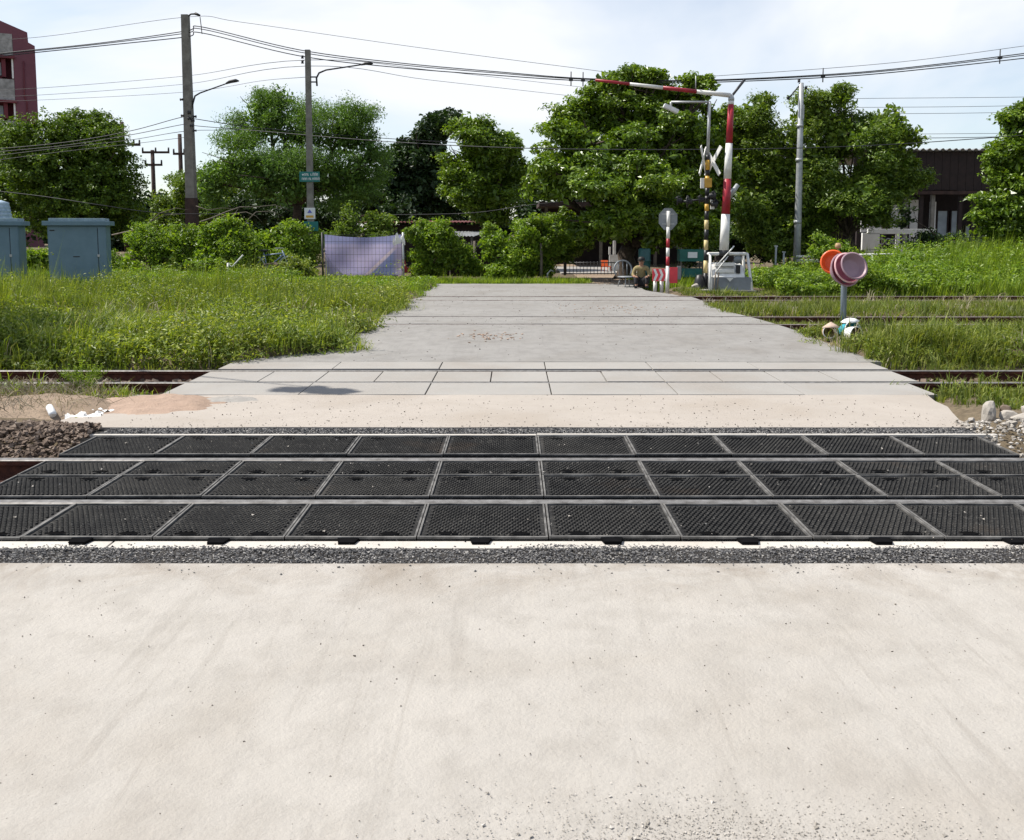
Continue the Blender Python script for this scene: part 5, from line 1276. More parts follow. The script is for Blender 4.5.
# brown corrugated screen under the shrubs at the road end
Yh = 29.3; xh = XA(525, Yh); root = empty('sheet_fence', (xh, Yh, 0), 0, 'rusty brown sheet fence behind the shrubs, left of the iron gate', 'fence')
for k in range(5):
    x = -3.2 + k * .82; MB().box((x, 0, .02), (x + .80, .03, 1.0 + random.uniform(-.05, .05))).build('sheet', M_brown, root)
for k in range(3): MB().tube([(-3.2 + k * 1.6, -.05, -.05), (-3.2 + k * 1.6, -.05, 1.15)], .04, 6).build('post', M_deadwood, root)
p = at(541, 281, 27.2); o = MB().tube([(0, 0, -.1), (.01, 0, .55), (0, 0, 1.1)], [.05, .045, .04], 7).build('wooden_post', M_deadwood, None, (p.x, 27.2, 0))
tag(o, 'grey wooden post standing at the road end right of the dense shrub', 'post')
p = at(550, 281, 27.0); o = MB().tube([(-.08, 0, 0), (-.07, 0, .22), (.02, 0, .32), (.1, 0, .28)], .022, 6).build('pipe_stub', M_galv, None, (p.x, 27.0, 0))
tag(o, 'bent grey pipe stub beside the wooden post', 'pipe')
# iron gate and yard under the big tree
Yg = 30.5; xg = XA(594, Yg); root = empty('iron_gate', (xg, Yg, 0), 0, 'low dark iron gate of thin bars under the biggest tree', 'gate')
hwg = .92
for z in (.06, .42): MB().tube([(-hwg, 0, z), (hwg, 0, z)], .018, 6).build('gate_rail', M_blk, root)
for k in range(17): MB().tube([(-hwg + k * hwg / 8, 0, .03), (-hwg + k * hwg / 8, 0, .46)], .010, 5).build('bar', M_blk, root)
for s in (-1, 1): MB().box((s * (hwg + .05) - .04, -.04, -.05), (s * (hwg + .05) + .04, .04, .62)).build('gate_post', M_blk, root)
yard = MB().box((XA(555, 36), 31.2, -.12), (XA(625, 36), 37.2, .045)).build('yard', M_panelc); tag(yard, 'sunlit concrete yard seen through the iron gate', 'yard', kind='structure')
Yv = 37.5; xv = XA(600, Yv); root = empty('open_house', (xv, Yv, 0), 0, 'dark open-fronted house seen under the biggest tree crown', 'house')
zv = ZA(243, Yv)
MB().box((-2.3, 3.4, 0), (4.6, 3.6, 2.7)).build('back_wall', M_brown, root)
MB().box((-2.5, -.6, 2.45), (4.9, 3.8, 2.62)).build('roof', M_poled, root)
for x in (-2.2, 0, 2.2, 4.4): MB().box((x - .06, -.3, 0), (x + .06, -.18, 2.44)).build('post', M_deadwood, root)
p = at(615, 283, 33.0); root = empty('white_door_panel', (p.x, 33.0, 0.0), R(12), 'white upright door panel standing beside the tree trunk', 'door')
MB().box((-.22, 0, .03), (.20, .04, .62), bev=.006).build('panel', M_white, root)
MB().box((-.08, .0, .625), (.02, .04, 1.15), bev=.004).build('upright', M_white, root); MB().box((-.24, .0, .625), (-.17, .04, .9), bev=.004).build('upright', M_white, root)
# orange chair in the yard
p = at(606, 274, 32.2); root = empty('plastic_chair', (p.x, 32.2, .045), R(150), 'orange plastic chair in the yard behind the iron gate', 'chair'); root.scale = (.72, .72, .72)
MB().box((-.19, -.19, .24), (.19, .19, .27), bev=.01).build('seat', M_orange, root)
MB().box((-.19, .17, .271), (.19, .20, .56), bev=.01).build('backrest', M_orange, root)
for sx in (-.16, .16):
    for sy in (-.16, .16): MB().tube([(sx, sy, .238), (sx * 1.15, sy * 1.15, 0)], [.022, .018], 6).build('leg', M_orange, root)
# hoop-backed chair beside the trunk
Yc = 24.3; p = at(624, 287, Yc); root = empty('hoop_chair', (p.x, Yc, zroad(Yc) + .005), R(25), 'grey metal hoop-backed chair left of the sitting person', 'chair')
pts = [(.27 * math.cos(a), .06 + .03 * math.sin(a), .44 + .24 * math.sin(a)) for a in np.linspace(-.6, math.pi + .6, 16)]
MB().tube(pts, .022, 6).build('back_hoop', M_signback, root)
for k in (-.12, 0, .12): MB().tube([(k, .05, .30), (k * 1.1, .08, .66 - abs(k) * .3)], .010, 5).build('back_slat', M_signback, root)
MB().lathe([(.001, .245), (.25, .245), (.265, .26), (.25, .275), (.001, .28)], 18, M=Matrix.Translation((0, -.16, 0))).build('seat', M_signback, root)
for a in (45, 135, 225, 315): MB().tube([(.18 * math.cos(R(a)), -.16 + .18 * math.sin(R(a)), .245), (.25 * math.cos(R(a)), -.16 + .25 * math.sin(R(a)), 0)], .014, 5).build('leg', M_galv, root)
# blue-green water drum and small stand behind the person
p = at(644, 285, 25.6); o = MB().lathe([(.001, 0), (.17, 0), (.18, .03), (.17, .3), (.185, .32), (.17, .34), (.17, .62), (.185, .64), (.17, .66), (.17, .95), (.13, .98), (.001, .98)], 18).build('plastic_drum', simple('drum_green', (0.025, 0.09, 0.085), (0.015, 0.06, 0.06), .45), None, (p.x, 25.6, 0.0))
tag(o, 'dull green plastic drum behind the sitting person', 'drum')
p = at(690, 287, 25.8); root = empty('market_stand', (p.x, 25.8, 0), 0, 'small teal stand in the shade behind the black and yellow mast', 'stand')
for sx in (-.3, .3):
    for sy in (-.2, .2): MB().tube([(sx, sy, -.05), (sx, sy, 1.0)], .02, 6).build('leg', M_deadwood, root)
M_teal = simple('teal_paint', (0.02, 0.13, 0.11), (0.012, 0.09, 0.075), .6)
MB().box((-.34, -.23, .62), (.34, .23, .95), bev=.01).build('cupboard', M_teal, root); MB().box((-.32, -.21, .18), (.32, .21, .42), bev=.01).build('shelf_box', M_teal, root)
MB().box((-.12, -.245, .72), (.14, -.231, .88)).build('label_board', M_whitep, root)

# ------------------------------------------------------------------ sitting person
def skin(name, verts, edges, radii, mat, parent, sub=2):
    bm = bmesh.new(); lay = bm.verts.layers.skin.verify()
    vv = [bm.verts.new(v) for v in verts]
    for i, j in edges: bm.edges.new((vv[i], vv[j]))
    for v, r in zip(vv, radii): v[lay].radius = (r, r) if not isinstance(r, tuple) else r
    vv[0][lay].use_root = True
    me = bpy.data.meshes.new(name); bm.to_mesh(me); bm.free()
    o = link(name, me, mat, parent)
    m = o.modifiers.new('skin', 'SKIN'); m.use_smooth_shade = True
    s = o.modifiers.new('sub', 'SUBSURF'); s.levels = sub; s.render_levels = sub
    return o
Ypn = 23.9; p = at(641, 290, Ypn)
person = empty('person', (p.x, Ypn, zroad(Ypn) + .004), R(-6), 'person in olive yellow shirt and cap sitting low beside the tree trunk', 'person')
K = .86
def S3(v): return tuple(c * K for c in v)
bv = [(0, .08, .17), (0, .06, .34), (0, .03, .50), (0, .0, .60), (0, -.02, .66), (0, -.03, .74), (0, -.03, .84)]
br = [.14, .13, .14, .10, .055, .085, .075]
be = [(0,1),(1,2),(2,3),(3,4),(4,5),(5,6)]
for s in (-1, 1):
    b = len(bv)
    bv += [(s * .19, .0, .56), (s * .25, -.08, .36), (s * .20, -.27, .33), (s * .15, -.33, .33)]; br += [.055, .045, .036, .03]
    be += [(3, b), (b, b + 1), (b + 1, b + 2), (b + 2, b + 3)]
    hb = b + 3
    for k, (dx, dz, L) in enumerate(((-.03, .012, .06), (-.012, .018, .075), (.006, .018, .078), (.024, .012, .065), (.045 * -s, -.01, .045))):
        q = len(bv); bx_, by_, bz_ = bv[hb]
        bv += [(bx_ + dx * .6, by_ - .03, bz_ + dz), (bx_ + dx, by_ - .03 - L * .6, bz_ + dz - .01), (bx_ + dx, by_ - .03 - L, bz_ + dz - .03)]; br += [.011, .0095, .008]
        be += [(hb, q), (q, q + 1), (q + 1, q + 2)]
    l = len(bv)
    bv += [(s * .10, .04, .17), (s * .17, -.30, .33), (s * .15, -.34, .09), (s * .16, -.36, .035), (s * .18, -.50, .025)]; br += [.085, .062, .045, .038, .03]
    be += [(0, l), (l, l + 1), (l + 1, l + 2), (l + 2, l + 3), (l + 3, l + 4)]
body = skin('body', [S3(v) for v in bv], be, [r * K for r in br], M_skin, person)
sv = [(0, .08, .17), (0, .06, .34), (0, .03, .50), (0, .0, .605)]; sr = [.155, .148, .155, .112]; se = [(0,1),(1,2),(2,3)]
for s in (-1, 1):
    b = len(sv); sv += [(s * .19, .0, .565), (s * .25, -.08, .37), (s * .225, -.18, .345)]; sr += [.07, .058, .05]; se += [(3, b), (b, b+1), (b+1, b+2)]
skin('shirt', [S3(v) for v in sv], se, [r * K for r in sr], M_shirt, person)
tv = [(0, .08, .15)]; tr_ = [.158]; te = []
for s in (-1, 1):
    l = len(tv); tv += [(s * .10, .04, .165), (s * .17, -.30, .335), (s * .15, -.34, .08)]; tr_ += [.10, .075, .06]; te += [(0, l), (l, l+1), (l+1, l+2)]
skin('trousers', [S3(v) for v in tv], te, [r * K for r in tr_], M_trouser, person)
for s in (-1, 1): MB().box((s * .17 * K - .04, -.46, .0), (s * .17 * K + .04, -.27, .06), bev=.02).build('shoe', M_blk, person)
hd = Vector(S3((0, -.03, .79)))
cap = MB().lathe([(.092, .02), (.095, .05), (.08, .09), (.045, .115), (.001, .12)], 16, M=Matrix.Translation(hd)).build('cap', M_hair, person)
MB().prism([(-.07, -.08), (.07, -.08), (.06, -.15), (0, -.17), (-.06, -.15)], 2, hd.z + .022, hd.z + .034).build('cap_peak', M_hair, cap)
face = MB()
for s in (-1, 1):
    face.lathe([(.001, -.011), (.008, -.007), (.011, 0), (.008, .007), (.001, .011)], 8, M=Matrix.Translation(hd + Vector((s * .028, -.07, .0))))
face.build('eyes', M_hair, body)
MB().tube([hd + Vector((0, -.076, .0)), hd + Vector((0, -.094, -.022)), hd + Vector((0, -.078, -.028))], [.006, .011, .008], 6).build('nose', M_skin, body)
MB().tube([hd + Vector((-.022, -.072, -.046)), hd + Vector((0, -.078, -.048)), hd + Vector((.022, -.072, -.046))], [.003, .006, .003], 6).build('mouth', M_red, body)
for s in (-1, 1): MB().lathe([(.001, -.006), (.018, -.004), (.02, 0), (.018, .004), (.001, .006)], 8, M=Matrix.Translation(hd + Vector((s * .078, 0, -.005))) @ Matrix.Rotation(R(90), 4, 'Y')).build('ear', M_skin, body)
o = MB().box((-.17, -.12, 0), (.17, .16, .10), bev=.015).build('low_stool', M_deadwood, None, (p.x, Ypn + .07, zroad(Ypn) + .002)); tag(o, 'low wooden stool under the sitting person', 'stool')

# ------------------------------------------------------------------ stop sign seen from behind
Yo = 22.6; xo = XA(667.5, Yo); zb = zroad(Yo) - .03
root = empty('stop_sign', (xo, Yo, zb), 0, 'octagonal sign seen from its grey back on a red and white post', 'sign')
zz = [ZA(y, Yo) - zb for y in (292, 266, 256.5, 247.8, 238.5, 227, 211)]
bands = [M_white, M_red, M_white, M_red, M_white, M_red, M_white]
for i in range(len(zz) - 1):
    MB().tube([(0, 0, zz[i] + (.0 if i else -.1)), (0, 0, zz[i + 1] - .001)], .042, 12).build('post_band', [M_white, M_red, M_white, M_red, M_white, M_red][i] if i < 5 else M_white, root)
zc = ZA(219, Yo) - zb; ro = .225
octp = [(ro / math.cos(R(22.5)) * math.cos(R(22.5 + 45 * k)), zc + ro * 1.18 / math.cos(R(22.5)) * math.sin(R(22.5 + 45 * k))) for k in range(8)]
pl = MB().prism(octp, 1, .045, .055).build('plate', M_signback, root)
MB().prism([(x * .94, zc + (z - zc) * .94) for x, z in octp], 1, .056, .060).build('red_face', M_red, pl)
for z in (zc - .12, zc + .12): MB().box((-.15, .035, z - .015), (.15, .0445, z + .015)).build('bracket', M_galv, root)
# chevron guard on three stubby posts
Yj = 22.9; x0 = XA(652, Yj); x1 = XA(674.5, Yj); root = empty('chevron_guard', ((x0 + x1) / 2, Yj, zb), 0, 'red and white chevron board on short white posts beside the road', 'barrier')
rel = lambda x, y: at(x, y, Yj) - Vector(root.location)
for x in (655, 661.5, 667.5): MB().tube([(rel(x, 290).x, 0, -.1), (rel(x, 290).x, 0, rel(0, 279).z)], .046, 10).build('post', M_white, root)
bw = x1 - x0; za, ze = rel(0, 281).z, rel(0, 268.5).z; h2 = (ze - za) / 2; zm = (za + ze) / 2
bd = MB().box((-bw / 2, -.075, za), (bw / 2 - .13, -.052, ze), bev=.004).build('board', M_redbright, root)
MB().box((bw / 2 - .128, -.085, za - .05), (bw / 2 + .06, -.05, ze + .03), bev=.005).build('red_end_plate', M_redbright, root)
MB().box((bw / 2 + .062, -.03, za + .04), (bw / 2 + .16, .02, ze + .06), bev=.005).build('side_plate', M_signback, root)
for k in range(3):
    x = -bw / 2 + .015 + k * .135; t = .062
    MB().prism([(x, zm + h2 * .92), (x + t, zm + h2 * .92), (x + t + .06, zm), (x + t, zm - h2 * .92), (x, zm - h2 * .92), (x + .06, zm)], 1, -.081, -.0755).build('white_chevron', M_whitep, bd)

# ------------------------------------------------------------------ barrier gate with folded boom
Yq = 22.0; pb = at(733, 292, Yq); zb = ground_z(pb.x, Yq)
root = empty('barrier_gate', (pb.x, Yq, zb), 0, 'white railway barrier with red and white boom raised and folded to the left', 'barrier')
rel = lambda x, y: at(x, y, Yq) - Vector(root.location)
plinth = MB().box((rel(700, 0).x, -.35, -.15), (rel(760, 0).x, .75, .07), bev=.01).build('concrete_base', M_road, root)
# sloping machine box: grey front skirt, white top frame
fb, ft, bt = rel(0, 290).z, rel(0, 277).z, rel(0, 254).z
def fr(xa_, za_, ya_, xb_, zb_, yb_, t=.03):
    return ((xa_, ya_, za_), (xb_, yb_, zb_), t)
xl0, xl1, xr0, xr1 = rel(712, 0).x, rel(715.5, 0).x, rel(758, 0).x, rel(753.5, 0).x
MB().add([(xl0 + .10, -.26, fb), (xr0, -.26, fb), (xr0 - .06, -.21, ft), (xl0 + .12, -.21, ft), (xl0 + .10, .55, fb), (xr0, .55, fb), (xr0 - .06, .5, ft), (xl0 + .12, .5, ft)],
         [(0,1,2,3), (1,5,6,2), (5,4,7,6), (4,0,3,7), (3,2,6,7), (0,4,5,1)]).build('skirt', M_grey, root)
MB().prism([(-.205, ft + .002), (.5, ft + .002), (.42, bt - .22), (.02, bt - .28)], 0, xl1 + .03, xr1 - .10).build('machine_box', M_white, root)
fm = MB()
for xx, xb_ in ((xl0 + .03, xl1), (xr0 - .03, xr1)):
    fm.tube([(xx, -.27, fb - .05), (xb_, .0, bt)], .034, 8)
    fm.tube([(xx, .55, fb - .05), (xb_, .38, bt)], .034, 8); fm.tube([(xb_, 0, bt), (xb_, .38, bt)], .034, 8)
fm.tube([(xl1, 0, bt), (xr1, 0, bt)], .034, 8); fm.tube([(xl1, .38, bt), (xr1, .38, bt)], .034, 8)
fm.build('guard_frame', M_white, root)
MB().box((rel(720, 0).x, -.16, rel(0, 272.5).z), (rel(739, 0).x, .1, rel(0, 269).z), bev=.01).build('cross_plate', M_white, root)
MB().box((rel(720, 0).x, -.12, rel(0, 266).z), (rel(740, 0).x, .1, rel(0, 262.5).z), bev=.01).build('cross_plate', M_white, root)
MB().box((rel(722, 0).x, .0, rel(0, 261).z), (rel(740, 0).x, .25, rel(0, 256).z), bev=.02).build('motor', M_brown, root)
MB().box((rel(741, 0).x, -.17, rel(0, 273).z), (rel(745, 0).x, -.08, rel(0, 265).z), bev=.01).build('hatch', M_blk, root)
MB().lathe([(.001, -.06), (.10, -.06), (.11, 0), (.10, .06), (.001, .06)], 14, M=Matrix.Translation((rel(744, 0).x, .06, rel(0, 259.5).z)) @ Matrix.Rotation(R(90), 4, 'X')).build('gear_drum', M_signback, root)
MB().prism([(rel(730, 0).x, rel(0, 277.5).z), (rel(737, 0).x, rel(0, 277.5).z), (rel(733.5, 0).x, rel(0, 281).z)], 1, -.275, -.262).build('emblem', M_white, root)
for a, b in (((714, 272), (727, 256)), ((716, 264), (733, 246)), ((727, 252), (733, 246))):
    q, w = rel(*a), rel(*b); MB().tube([(q.x, -.2, q.z), (w.x, -.1, w.z)], .016, 6).build('linkage', M_white, root)
for x in (711, 714): q = rel(x, 290); MB().tube([(q.x, -.3, -.02), (q.x + .06, -.2, rel(0, 272).z)], .016, 6).build('stay', M_deadwood, root)
# raised boom: alternating bands
def bandtube(p0, p1, fr_, r0, r1, mats, name, parent, n=10):
    p0, p1 = Vector(p0), Vector(p1)
    for i, (a, b) in enumerate(zip(fr_, fr_[1:])):
        MB().tube([p0.lerp(p1, a), p0.lerp(p1, b - .0008)], [r0 + (r1 - r0) * a, r0 + (r1 - r0) * b], n).build(name, mats[i % len(mats)], parent)
pv0, pv1 = rel(723.5, 256), rel(731, 101); pv0.y = pv1.y = -.02
ys = [256, 250, 213.5, 178, 142.5, 104, 100.5]; frs = [(256 - y) / (256 - 100.5) for y in ys]
boom = empty('boom', (0, 0, 0)); boom.parent = root
bandtube(pv0, pv1, frs, .115, .068, [M_darkmetal, M_white, M_red, M_white, M_red, M_white], 'band', boom, 12)
MB().lathe([(.001, -.05), (.07, -.05), (.075, .0), (.04, .10), (.001, .11)], 12, M=Matrix.Translation(pv1 + Vector((0, 0, .05)))).build('hinge_cap', M_galv, boom)
arm = empty('folded_arm', (0, 0, 0)); arm.parent = root
q0, q1 = rel(730, 95.5), rel(594, 82.5); q0.y = -.02; q1.y = -.35
bandtube(q0, q1, [0, .255, .255 + .25, .75, 1.0], .055, .03, [M_white, M_red, M_white, M_red], 'band', arm, 10)
q = rel(731, 97); w = rel(746.5, 78.5); MB().tube([(q.x, -.02, q.z), (w.x, .2, w.z)], [.03, .035], 8).build('counter_strut', M_darkmetal, arm)
MB().tube([q0.lerp(q1, .26) + Vector((0, 0, .03)), q0.lerp(q1, .26) + Vector((0, 0, .36))], .012, 5).build('antenna', M_galv, arm)
# tilted counterweight plate behind the boom
q, w = rel(731, 198), rel(741, 184); MB().tube([(q.x, .3, q.z), (w.x, .3, w.z)], [.07, .055], 4).build('counterweight', M_galv, root)

# ------------------------------------------------------------------ level crossing signal mast
Ym = 22.3; pm = at(706, 291, Ym); zb = ground_z(pm.x, Ym)
root = empty('signal_mast', (pm.x, Ym, zb), 0, 'black and yellow striped crossing signal mast with white crossbucks and lamp', 'signal')
rel = lambda x, y: at(x, y, Ym) - Vector(root.location)
ysm = [287, 273, 260.5, 250, 240, 229.5, 220, 211, 204, 196, 188, 176, 170, 160, 155]
cols = [M_blk, M_cream, M_blk, M_cream, M_blk, M_cream, M_blk, M_yellow, M_blk, M_blk, M_yellow, M_blk, M_yellow, M_blk]
for i in range(len(ysm) - 1):
    t0, t1 = ysm[i], ysm[i + 1]
    a = rel(705.2 + (287 - t0) * .020, t0); b = rel(705.2 + (287 - t1) * .020, t1)
    MB().tube([(a.x, 0, a.z), (b.x, 0, b.z - .001)], .052, 12).build('mast_band', cols[i], root)
MB().lathe([(.001, -.1), (.17, -.1), (.17, .05), (.12, .22), (.08, .34), (.001, .36)], 14, M=Matrix.Translation((rel(705, 0).x, 0, .04))).build('mast_foot', M_blk, root)
a, b = rel(707.8, 155), rel(709.7, 102)
MB().tube([(a.x, 0, a.z), (b.x, 0, b.z)], [.04, .036], 10).build('lamp_post', M_galv, root)
la = MB().tube([(b.x + .02, 0, b.z), rel(671, 102) * 1.0], .026, 8).build('lamp_arm', M_galv, root)
MB().tube([rel(671, 102), rel(671, 106)], .03, 6).build('arm_drop', M_galv, la)
q = rel(671, 108.5); MB().box((-.19, -.09, -.055), (.19, .09, .045), bev=.03, M=Matrix.Translation(q) @ Matrix.Rotation(R(24), 4, 'Y')).build('lamp_head', M_whitep, la)
for k, (cx_, rz) in enumerate(((702.5, 62), (712.0, -60))):
    cbx = empty('crossbuck', rel(cx_, 161.5) + Vector((0, -.09, 0)), R(rz)); cbx.parent = root
    for s in (-1, 1):
        MB().box((-.42, -.011 * s - .01, -.05), (.42, -.011 * s + .009, .05), bev=.003, M=Matrix.Rotation(R(52 * s), 4, 'Y')).build('blade', M_white, cbx)
q = rel(706.5, 183); bx_ = MB().box((q.x - .07, -.14, q.z - .11), (q.x + .10, -.055, q.z + .11), bev=.006).build('bell_box', M_yellow, root)
MB().box((q.x - .16, -.12, q.z - .13), (q.x - .075, -.05, q.z + .11), bev=.006).build('box_side', M_white, root)
MB().tube([rel(680, 202) + Vector((0, -.12, 0)), rel(715, 198) + Vector((0, -.12, 0))], .026, 6).build('light_bar', M_blk, root)
for (x, y, rz) in ((687, 202, 70), (699, 200, 70), (712, 196, -70), (714, 204, -70), (677, 201, 75)):
    lt = MB().lathe([(.001, -.02), (.155 if x < 690 and x > 680 else .11, -.02), (.155 if x < 690 and x > 680 else .11, 0), (.06, .01), (.06, .10), (.001, .11)], 18,
                    M=Matrix.Translation(rel(x, y) + Vector((0, -.12, 0))) @ Matrix.Rotation(R(rz), 4, 'Z') @ Matrix.Rotation(R(90), 4, 'X')).build('signal_light', M_blk, root)
    MB().tube([rel(x, y) + Vector((-.09, -.2, .05)), rel(x, y) + Vector((0, -.22, .11)), rel(x, y) + Vector((.06, -.2, .05))], .012, 5).build('hood', M_blk, lt)
MB().box(rel(710.5, 206) + Vector((-.02, -.1, -.08)), rel(713, 198) + Vector((.02, -.04, .05)), bev=.01).build('white_bracket', M_white, root)
p = at(694.5, 291, 22.0); o = link('rock', rock_mesh(21), M_rock, None, (p.x, 22.0, ground_z(p.x, 22) + .09)); o.scale = (.10, .1, .10); tag(o, 'white painted stone left of the striped mast foot', 'rock')

# ------------------------------------------------------------------ basins hung on a post
Yt = 12.9; xt = XA(845, Yt); zg = ground_z(xt, Yt)
o = MB().tube([(0, 0, -.15), (-.01, 0, ZA(283, Yt) - zg), (0, 0, ZA(262, Yt) - zg)], .042, 14).build('metal_post', simple('post_paint', (0.20, 0.24, 0.28), (0.15, 0.185, 0.22), .45, 7, metal=.3), None, (xt, Yt, zg))
tag(o, 'short grey metal post in the grass holding up plastic basins', 'post')
def basin(px, py, Y, r, depth, n_dir, mat_in, mat_out, label, lip=.02):
    """bowl whose open mouth faces n_dir"""
    q = at(px, py, Y); d = Vector(n_dir).normalized()
    M = d.to_track_quat('Z', 'Y').to_matrix().to_4x4()
    root = empty('plastic_basin', q, 0, label, 'basin', 'basins hung on the metal post')
    MB().lathe([(.001, -depth), (r * .66, -depth), (r * .74, -depth + .015), (r, 0), (r + lip, .004), (r + lip, .012), (r, .014)], 36, M=M).build('outer_shell', mat_out, root)
    MB().lathe([(r - .001, .0135), (r * .72, -depth + .022), (r * .64, -depth + .010), (r * .3, -depth + .016), (.001, -depth + .012)], 36, M=M).build('inner_bowl', mat_in, root)
    return root
basin(854, 266, Yt - .32, .180, .10, (.22, -1, .42), M_mauve, M_mauve, 'mauve basin on top with its open mouth towards the camera')
basin(848, 268, Yt - .20, .200, .11, (.30, -1, .38), M_pinkdeep, M_pinkrim, 'faded pink basin sandwiched behind the mauve one')
basin(845, 270, Yt - .10, .222, .13, (.35, -1, .34), M_pinkdeep, M_mauve, 'large mauve basin at the back, nested around the pink one')
basin(833, 262, Yt + .18, .155, .09, (-.25, -1, .12), M_orange, M_orange, 'bright orange basin behind the left of the pile')
p = at(838, 246, Yt + .2); o = MB().lathe([(.001, -.03), (.035, -.03), (.045, 0), (.03, .04), (.001, .045)], 12).build('gourd', M_straw, None, (p.x, Yt + .2, p.z)); MB().tube([(0, 0, -.25), (0, 0, -.03)], .012, 6).build('stalk', M_straw, o)
tag(o, 'pale knob on a stick behind the orange basin', 'knob')
# pots lying at the post's foot
def pot(px, py, Y, r, h, n_dir, mat, mat_in, label, rimmat):
    q = at(px, py, Y); d = Vector(n_dir).normalized(); M = d.to_track_quat('Z', 'Y').to_matrix().to_4x4()
    root = empty('pot', q, 0, label, 'pot', 'pots lying at the foot of the metal post')
    MB().lathe([(.001, -h), (r * .7, -h), (r * .95, -h * .6), (r, -h * .3), (r * .9, 0), (r * 1.0, .012), (r * .92, .02)], 28, M=M).build('outer_shell', mat, root)
    MB().lathe([(r * .9, .019), (r * .82, -.03), (r * .85, -h * .5), (.001, -h * .85)], 28, M=M).build('inner_bowl', mat_in, root)
    MB().lathe([(r * .93, .015), (r * 1.03, .015), (r * 1.03, .03), (r * .93, .03), (r * .93, .015)], 28, M=M).build('rim', rimmat, root)
zf = ground_z(xt, 12.5)
pot(852, 330, 12.55, .12, .22, (.25, -1, .25), M_cyan, M_cyan, 'turquoise pot tipped towards the camera at the post foot, rear one', M_whitep)
pot(855, 334.5, 12.25, .105, .16, (.45, -1, .10), M_white, M_trouser, 'white-rimmed pot with dark mouth in front of the turquoise one', M_whitep)
pot(829, 332, 12.5, .085, .14, (-.1, -1, .1), M_straw, M_straw, 'straw brown pot lying left of the metal post', M_whitep)
o = MB().lathe([(.11, 0), (.115, .012), (.06, .05), (.001, .085)], 20, M=Matrix.Rotation(R(-8), 4, 'X')).build('straw_hat', simple('pale_straw', (0.50, 0.38, 0.30), (0.40, 0.30, 0.24), .8, 20), None, at(831, 328, 12.52)); tag(o, 'pale pointed lid on top of the straw brown pot', 'lid')
o = MB().lathe([(.12, 0), (.125, .012), (.07, .045), (.001, .06)], 20, M=Matrix.Rotation(R(-6), 4, 'Y')).build('round_board', M_whitep, None, at(850, 322, 12.66)); tag(o, 'white flat disc behind the turquoise pot against the post', 'disc')

# ------------------------------------------------------------------ white tubular railing in the right grass
Yw = 25.5; root = empty('tube_railing', (XA(880, Yw), Yw, 0), 0, 'white tubular railing with a grey blue board in the grass before the pavilion', 'railing')
rel = lambda x, y: at(x, y, Yw) - Vector(root.location)
for a, b in (((846, 255), (923.5, 253.5)), ((923.5, 253.5), (923.5, 267)), ((923.5, 265), (902, 280)), ((855, 270.5), (915, 271)), ((860, 261.5), (923, 261)), ((848, 255), (848, 285)), ((872, 254), (872, 285))):
    MB().tube([rel(*a), rel(*b)], .028, 8).build('tube', M_white, root)
MB().box(rel(858, 269) + Vector((0, .04, 0)), rel(921, 262.5) + Vector((0, .06, 0))).build('board', simple('blue_grey_board', (0.26, 0.31, 0.36), (0.20, 0.24, 0.28), .6), root)
Yw2 = 27; root = empty('white_bench', (XA(812, Yw2), Yw2, 0), 0, 'white slatted bench behind the orange basin beside the metal pole', 'bench')
rel = lambda x, y: at(x, y, Yw2) - Vector(root.location)
MB().box(rel(799, 262) + Vector((0, -.15, 0)), rel(831, 259.5) + Vector((0, .25, 0)), bev=.01).build('seat', M_white, root)
MB().box(rel(799, 257.5) + Vector((0, .25, 0)), rel(831, 255.5) + Vector((0, .29, 0)), bev=.01).build('backrest', M_white, root)
for x in (803, 827): MB().tube([rel(x, 262), rel(x, 290)], .03, 6).build('leg', M_white, root)
q = rel(817, 256); MB().box(q + Vector((-.15, -.1, 0)), q + Vector((.15, .2, .12)), bev=.02).build('armrest_box', M_signback, root)
# stakes behind the barrier
for x, y0_, lab in ((775, 247, 'thin grey stake in the grass just right of the barrier'), (783, 253, 'thin stake with a small white top right of the barrier')):
    q = at(x, 285, 27.5); o = MB().tube([(0, 0, -.1), (0, 0, ZA(y0_, 27.5))], .03, 6).box((-.05, -.02, ZA(y0_, 27.5)), (.05, .02, ZA(y0_, 27.5) + .05)).build('stake', M_galv, None, (q.x, 27.5, 0)); tag(o, lab, 'stake', 'stakes right of the barrier')

# ------------------------------------------------------------------ pavilion on the right
Yx = 38.0; xc = XA(960, Yx); zg = .55
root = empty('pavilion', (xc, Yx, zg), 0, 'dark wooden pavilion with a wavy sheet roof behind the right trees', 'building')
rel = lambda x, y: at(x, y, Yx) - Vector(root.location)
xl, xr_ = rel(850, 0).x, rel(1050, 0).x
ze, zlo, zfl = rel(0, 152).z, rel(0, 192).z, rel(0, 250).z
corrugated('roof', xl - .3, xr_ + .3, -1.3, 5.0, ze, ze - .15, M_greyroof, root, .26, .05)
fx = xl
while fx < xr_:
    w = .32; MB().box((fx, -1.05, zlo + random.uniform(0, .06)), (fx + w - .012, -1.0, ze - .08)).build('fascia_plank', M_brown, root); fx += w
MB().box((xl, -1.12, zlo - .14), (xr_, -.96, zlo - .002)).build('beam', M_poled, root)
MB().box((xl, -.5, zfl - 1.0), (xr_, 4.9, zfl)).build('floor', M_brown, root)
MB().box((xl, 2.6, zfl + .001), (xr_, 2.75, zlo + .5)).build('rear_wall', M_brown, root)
for x in (858, 884, 905, 920, 931.5, 959, 972, 984, 1003, 1022):
    a = rel(x, 0).x; MB().box((a - .07, -.95, zfl + .001), (a + .07, -.80, zlo - .15)).build('post', M_polec if x in (905, 931.5, 984) else M_brown, root)
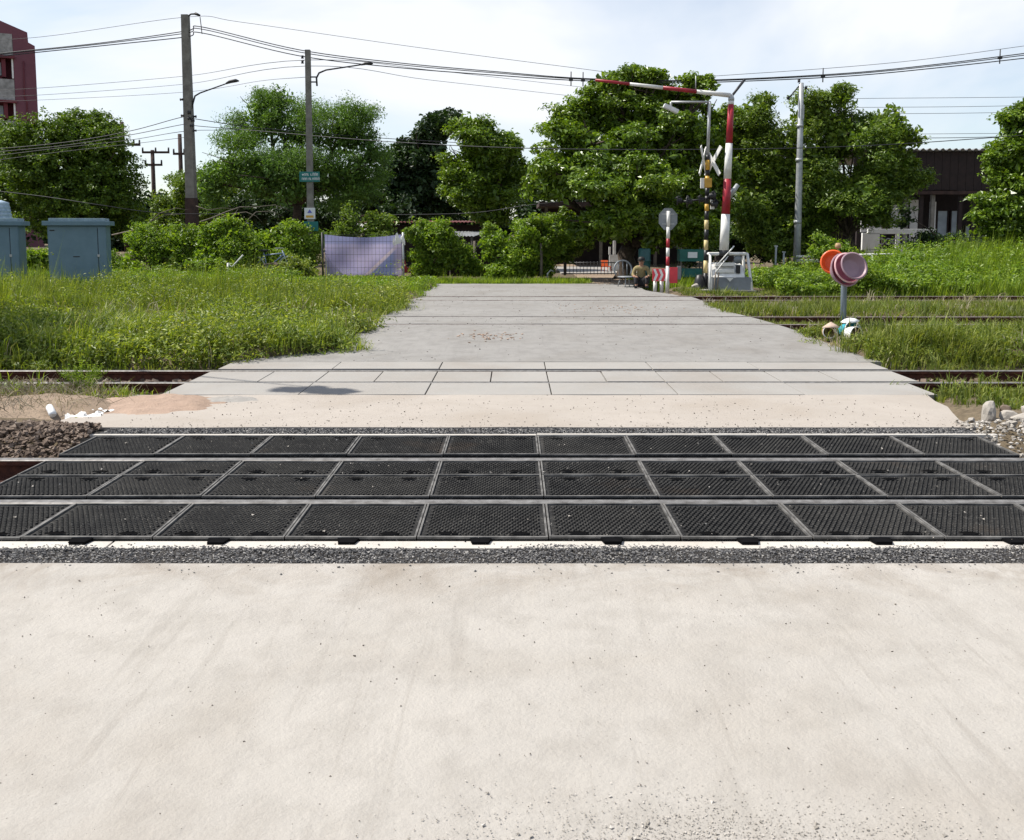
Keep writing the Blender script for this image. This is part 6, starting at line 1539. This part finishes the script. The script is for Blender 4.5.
for i, (x0_, x1_, y0_, y1_) in enumerate(((934, 945, 211, 249), (947.5, 956, 211, 249), (962, 970, 226, 249), (990, 999, 225, 249))):
    a, b = rel(x0_, y1_), rel(x1_, y0_)
    wd = MB().box((a.x, -.2, a.z), (b.x, -.14, b.z)).build('window', M_curtain, root)
    fr_ = MB()
    for (p0_, p1_) in (((a.x - .05, a.z), (a.x, b.z)), ((b.x, a.z), (b.x + .05, b.z)), ((a.x - .05, b.z), (b.x + .05, b.z + .05)), ((a.x - .05, a.z - .05), (b.x + .05, a.z))): fr_.box((p0_[0], -.24, p0_[1]), (p1_[0], -.10, p1_[1]))
    fr_.build('frame', M_brown, wd)
a, b = rel(942, 251), rel(957, 249); MB().box((a.x, -.98, a.z), (b.x, -.955, b.z)).build('sill', M_orange, root)
a, b = rel(925, 250), rel(933, 202); MB().box((a.x, -.3, a.z), (b.x, -.25, b.z)).build('white_panel', M_wallw, root)
for x0_, x1_, y0_, y1_ in ((858, 880, 205, 232), (888, 904, 205, 232), (906, 918, 200, 249)):
    a, b = rel(x0_, y1_), rel(x1_, y0_); MB().box((a.x, -.3, a.z), (b.x, -.25, b.z)).build('white_panel', M_wallw, root)
# white balustrade of the terrace before the pavilion
Yz = 33.5; root = empty('balustrade', (XA(888, Yz), Yz, 0.0), 0, 'white ornamental terrace wall under the spreading tree', 'wall')
rel = lambda x, y: at(x, y, Yz) - Vector(root.location)
for x0_, x1_, y0_, y1_ in ((862, 880, 233, 250), (868, 936, 229, 234), (896, 900, 234, 252), (912, 916, 234, 252), (866, 936, 249, 254)):
    a, b = rel(x0_, y1_), rel(x1_, y0_); MB().box((a.x, 0, a.z), (b.x, .12, b.z), bev=.01).build('wall_block', M_wallw, root)
for x in range(882, 936, 7):
    q = rel(x, 241.5); MB().lathe([(.10, -.02), (.125, 0), (.10, .02), (.08, 0), (.10, -.02)], 16, M=Matrix.Translation(q + Vector((0, .06, 0))) @ Matrix.Rotation(R(90), 4, 'X')).build('ring_block', M_wallcream, root)
MB().box(rel(862, 290) + Vector((0, .01, 0)), rel(936, 254.2) + Vector((0, .5, 0))).build('base_wall', M_brown, root)
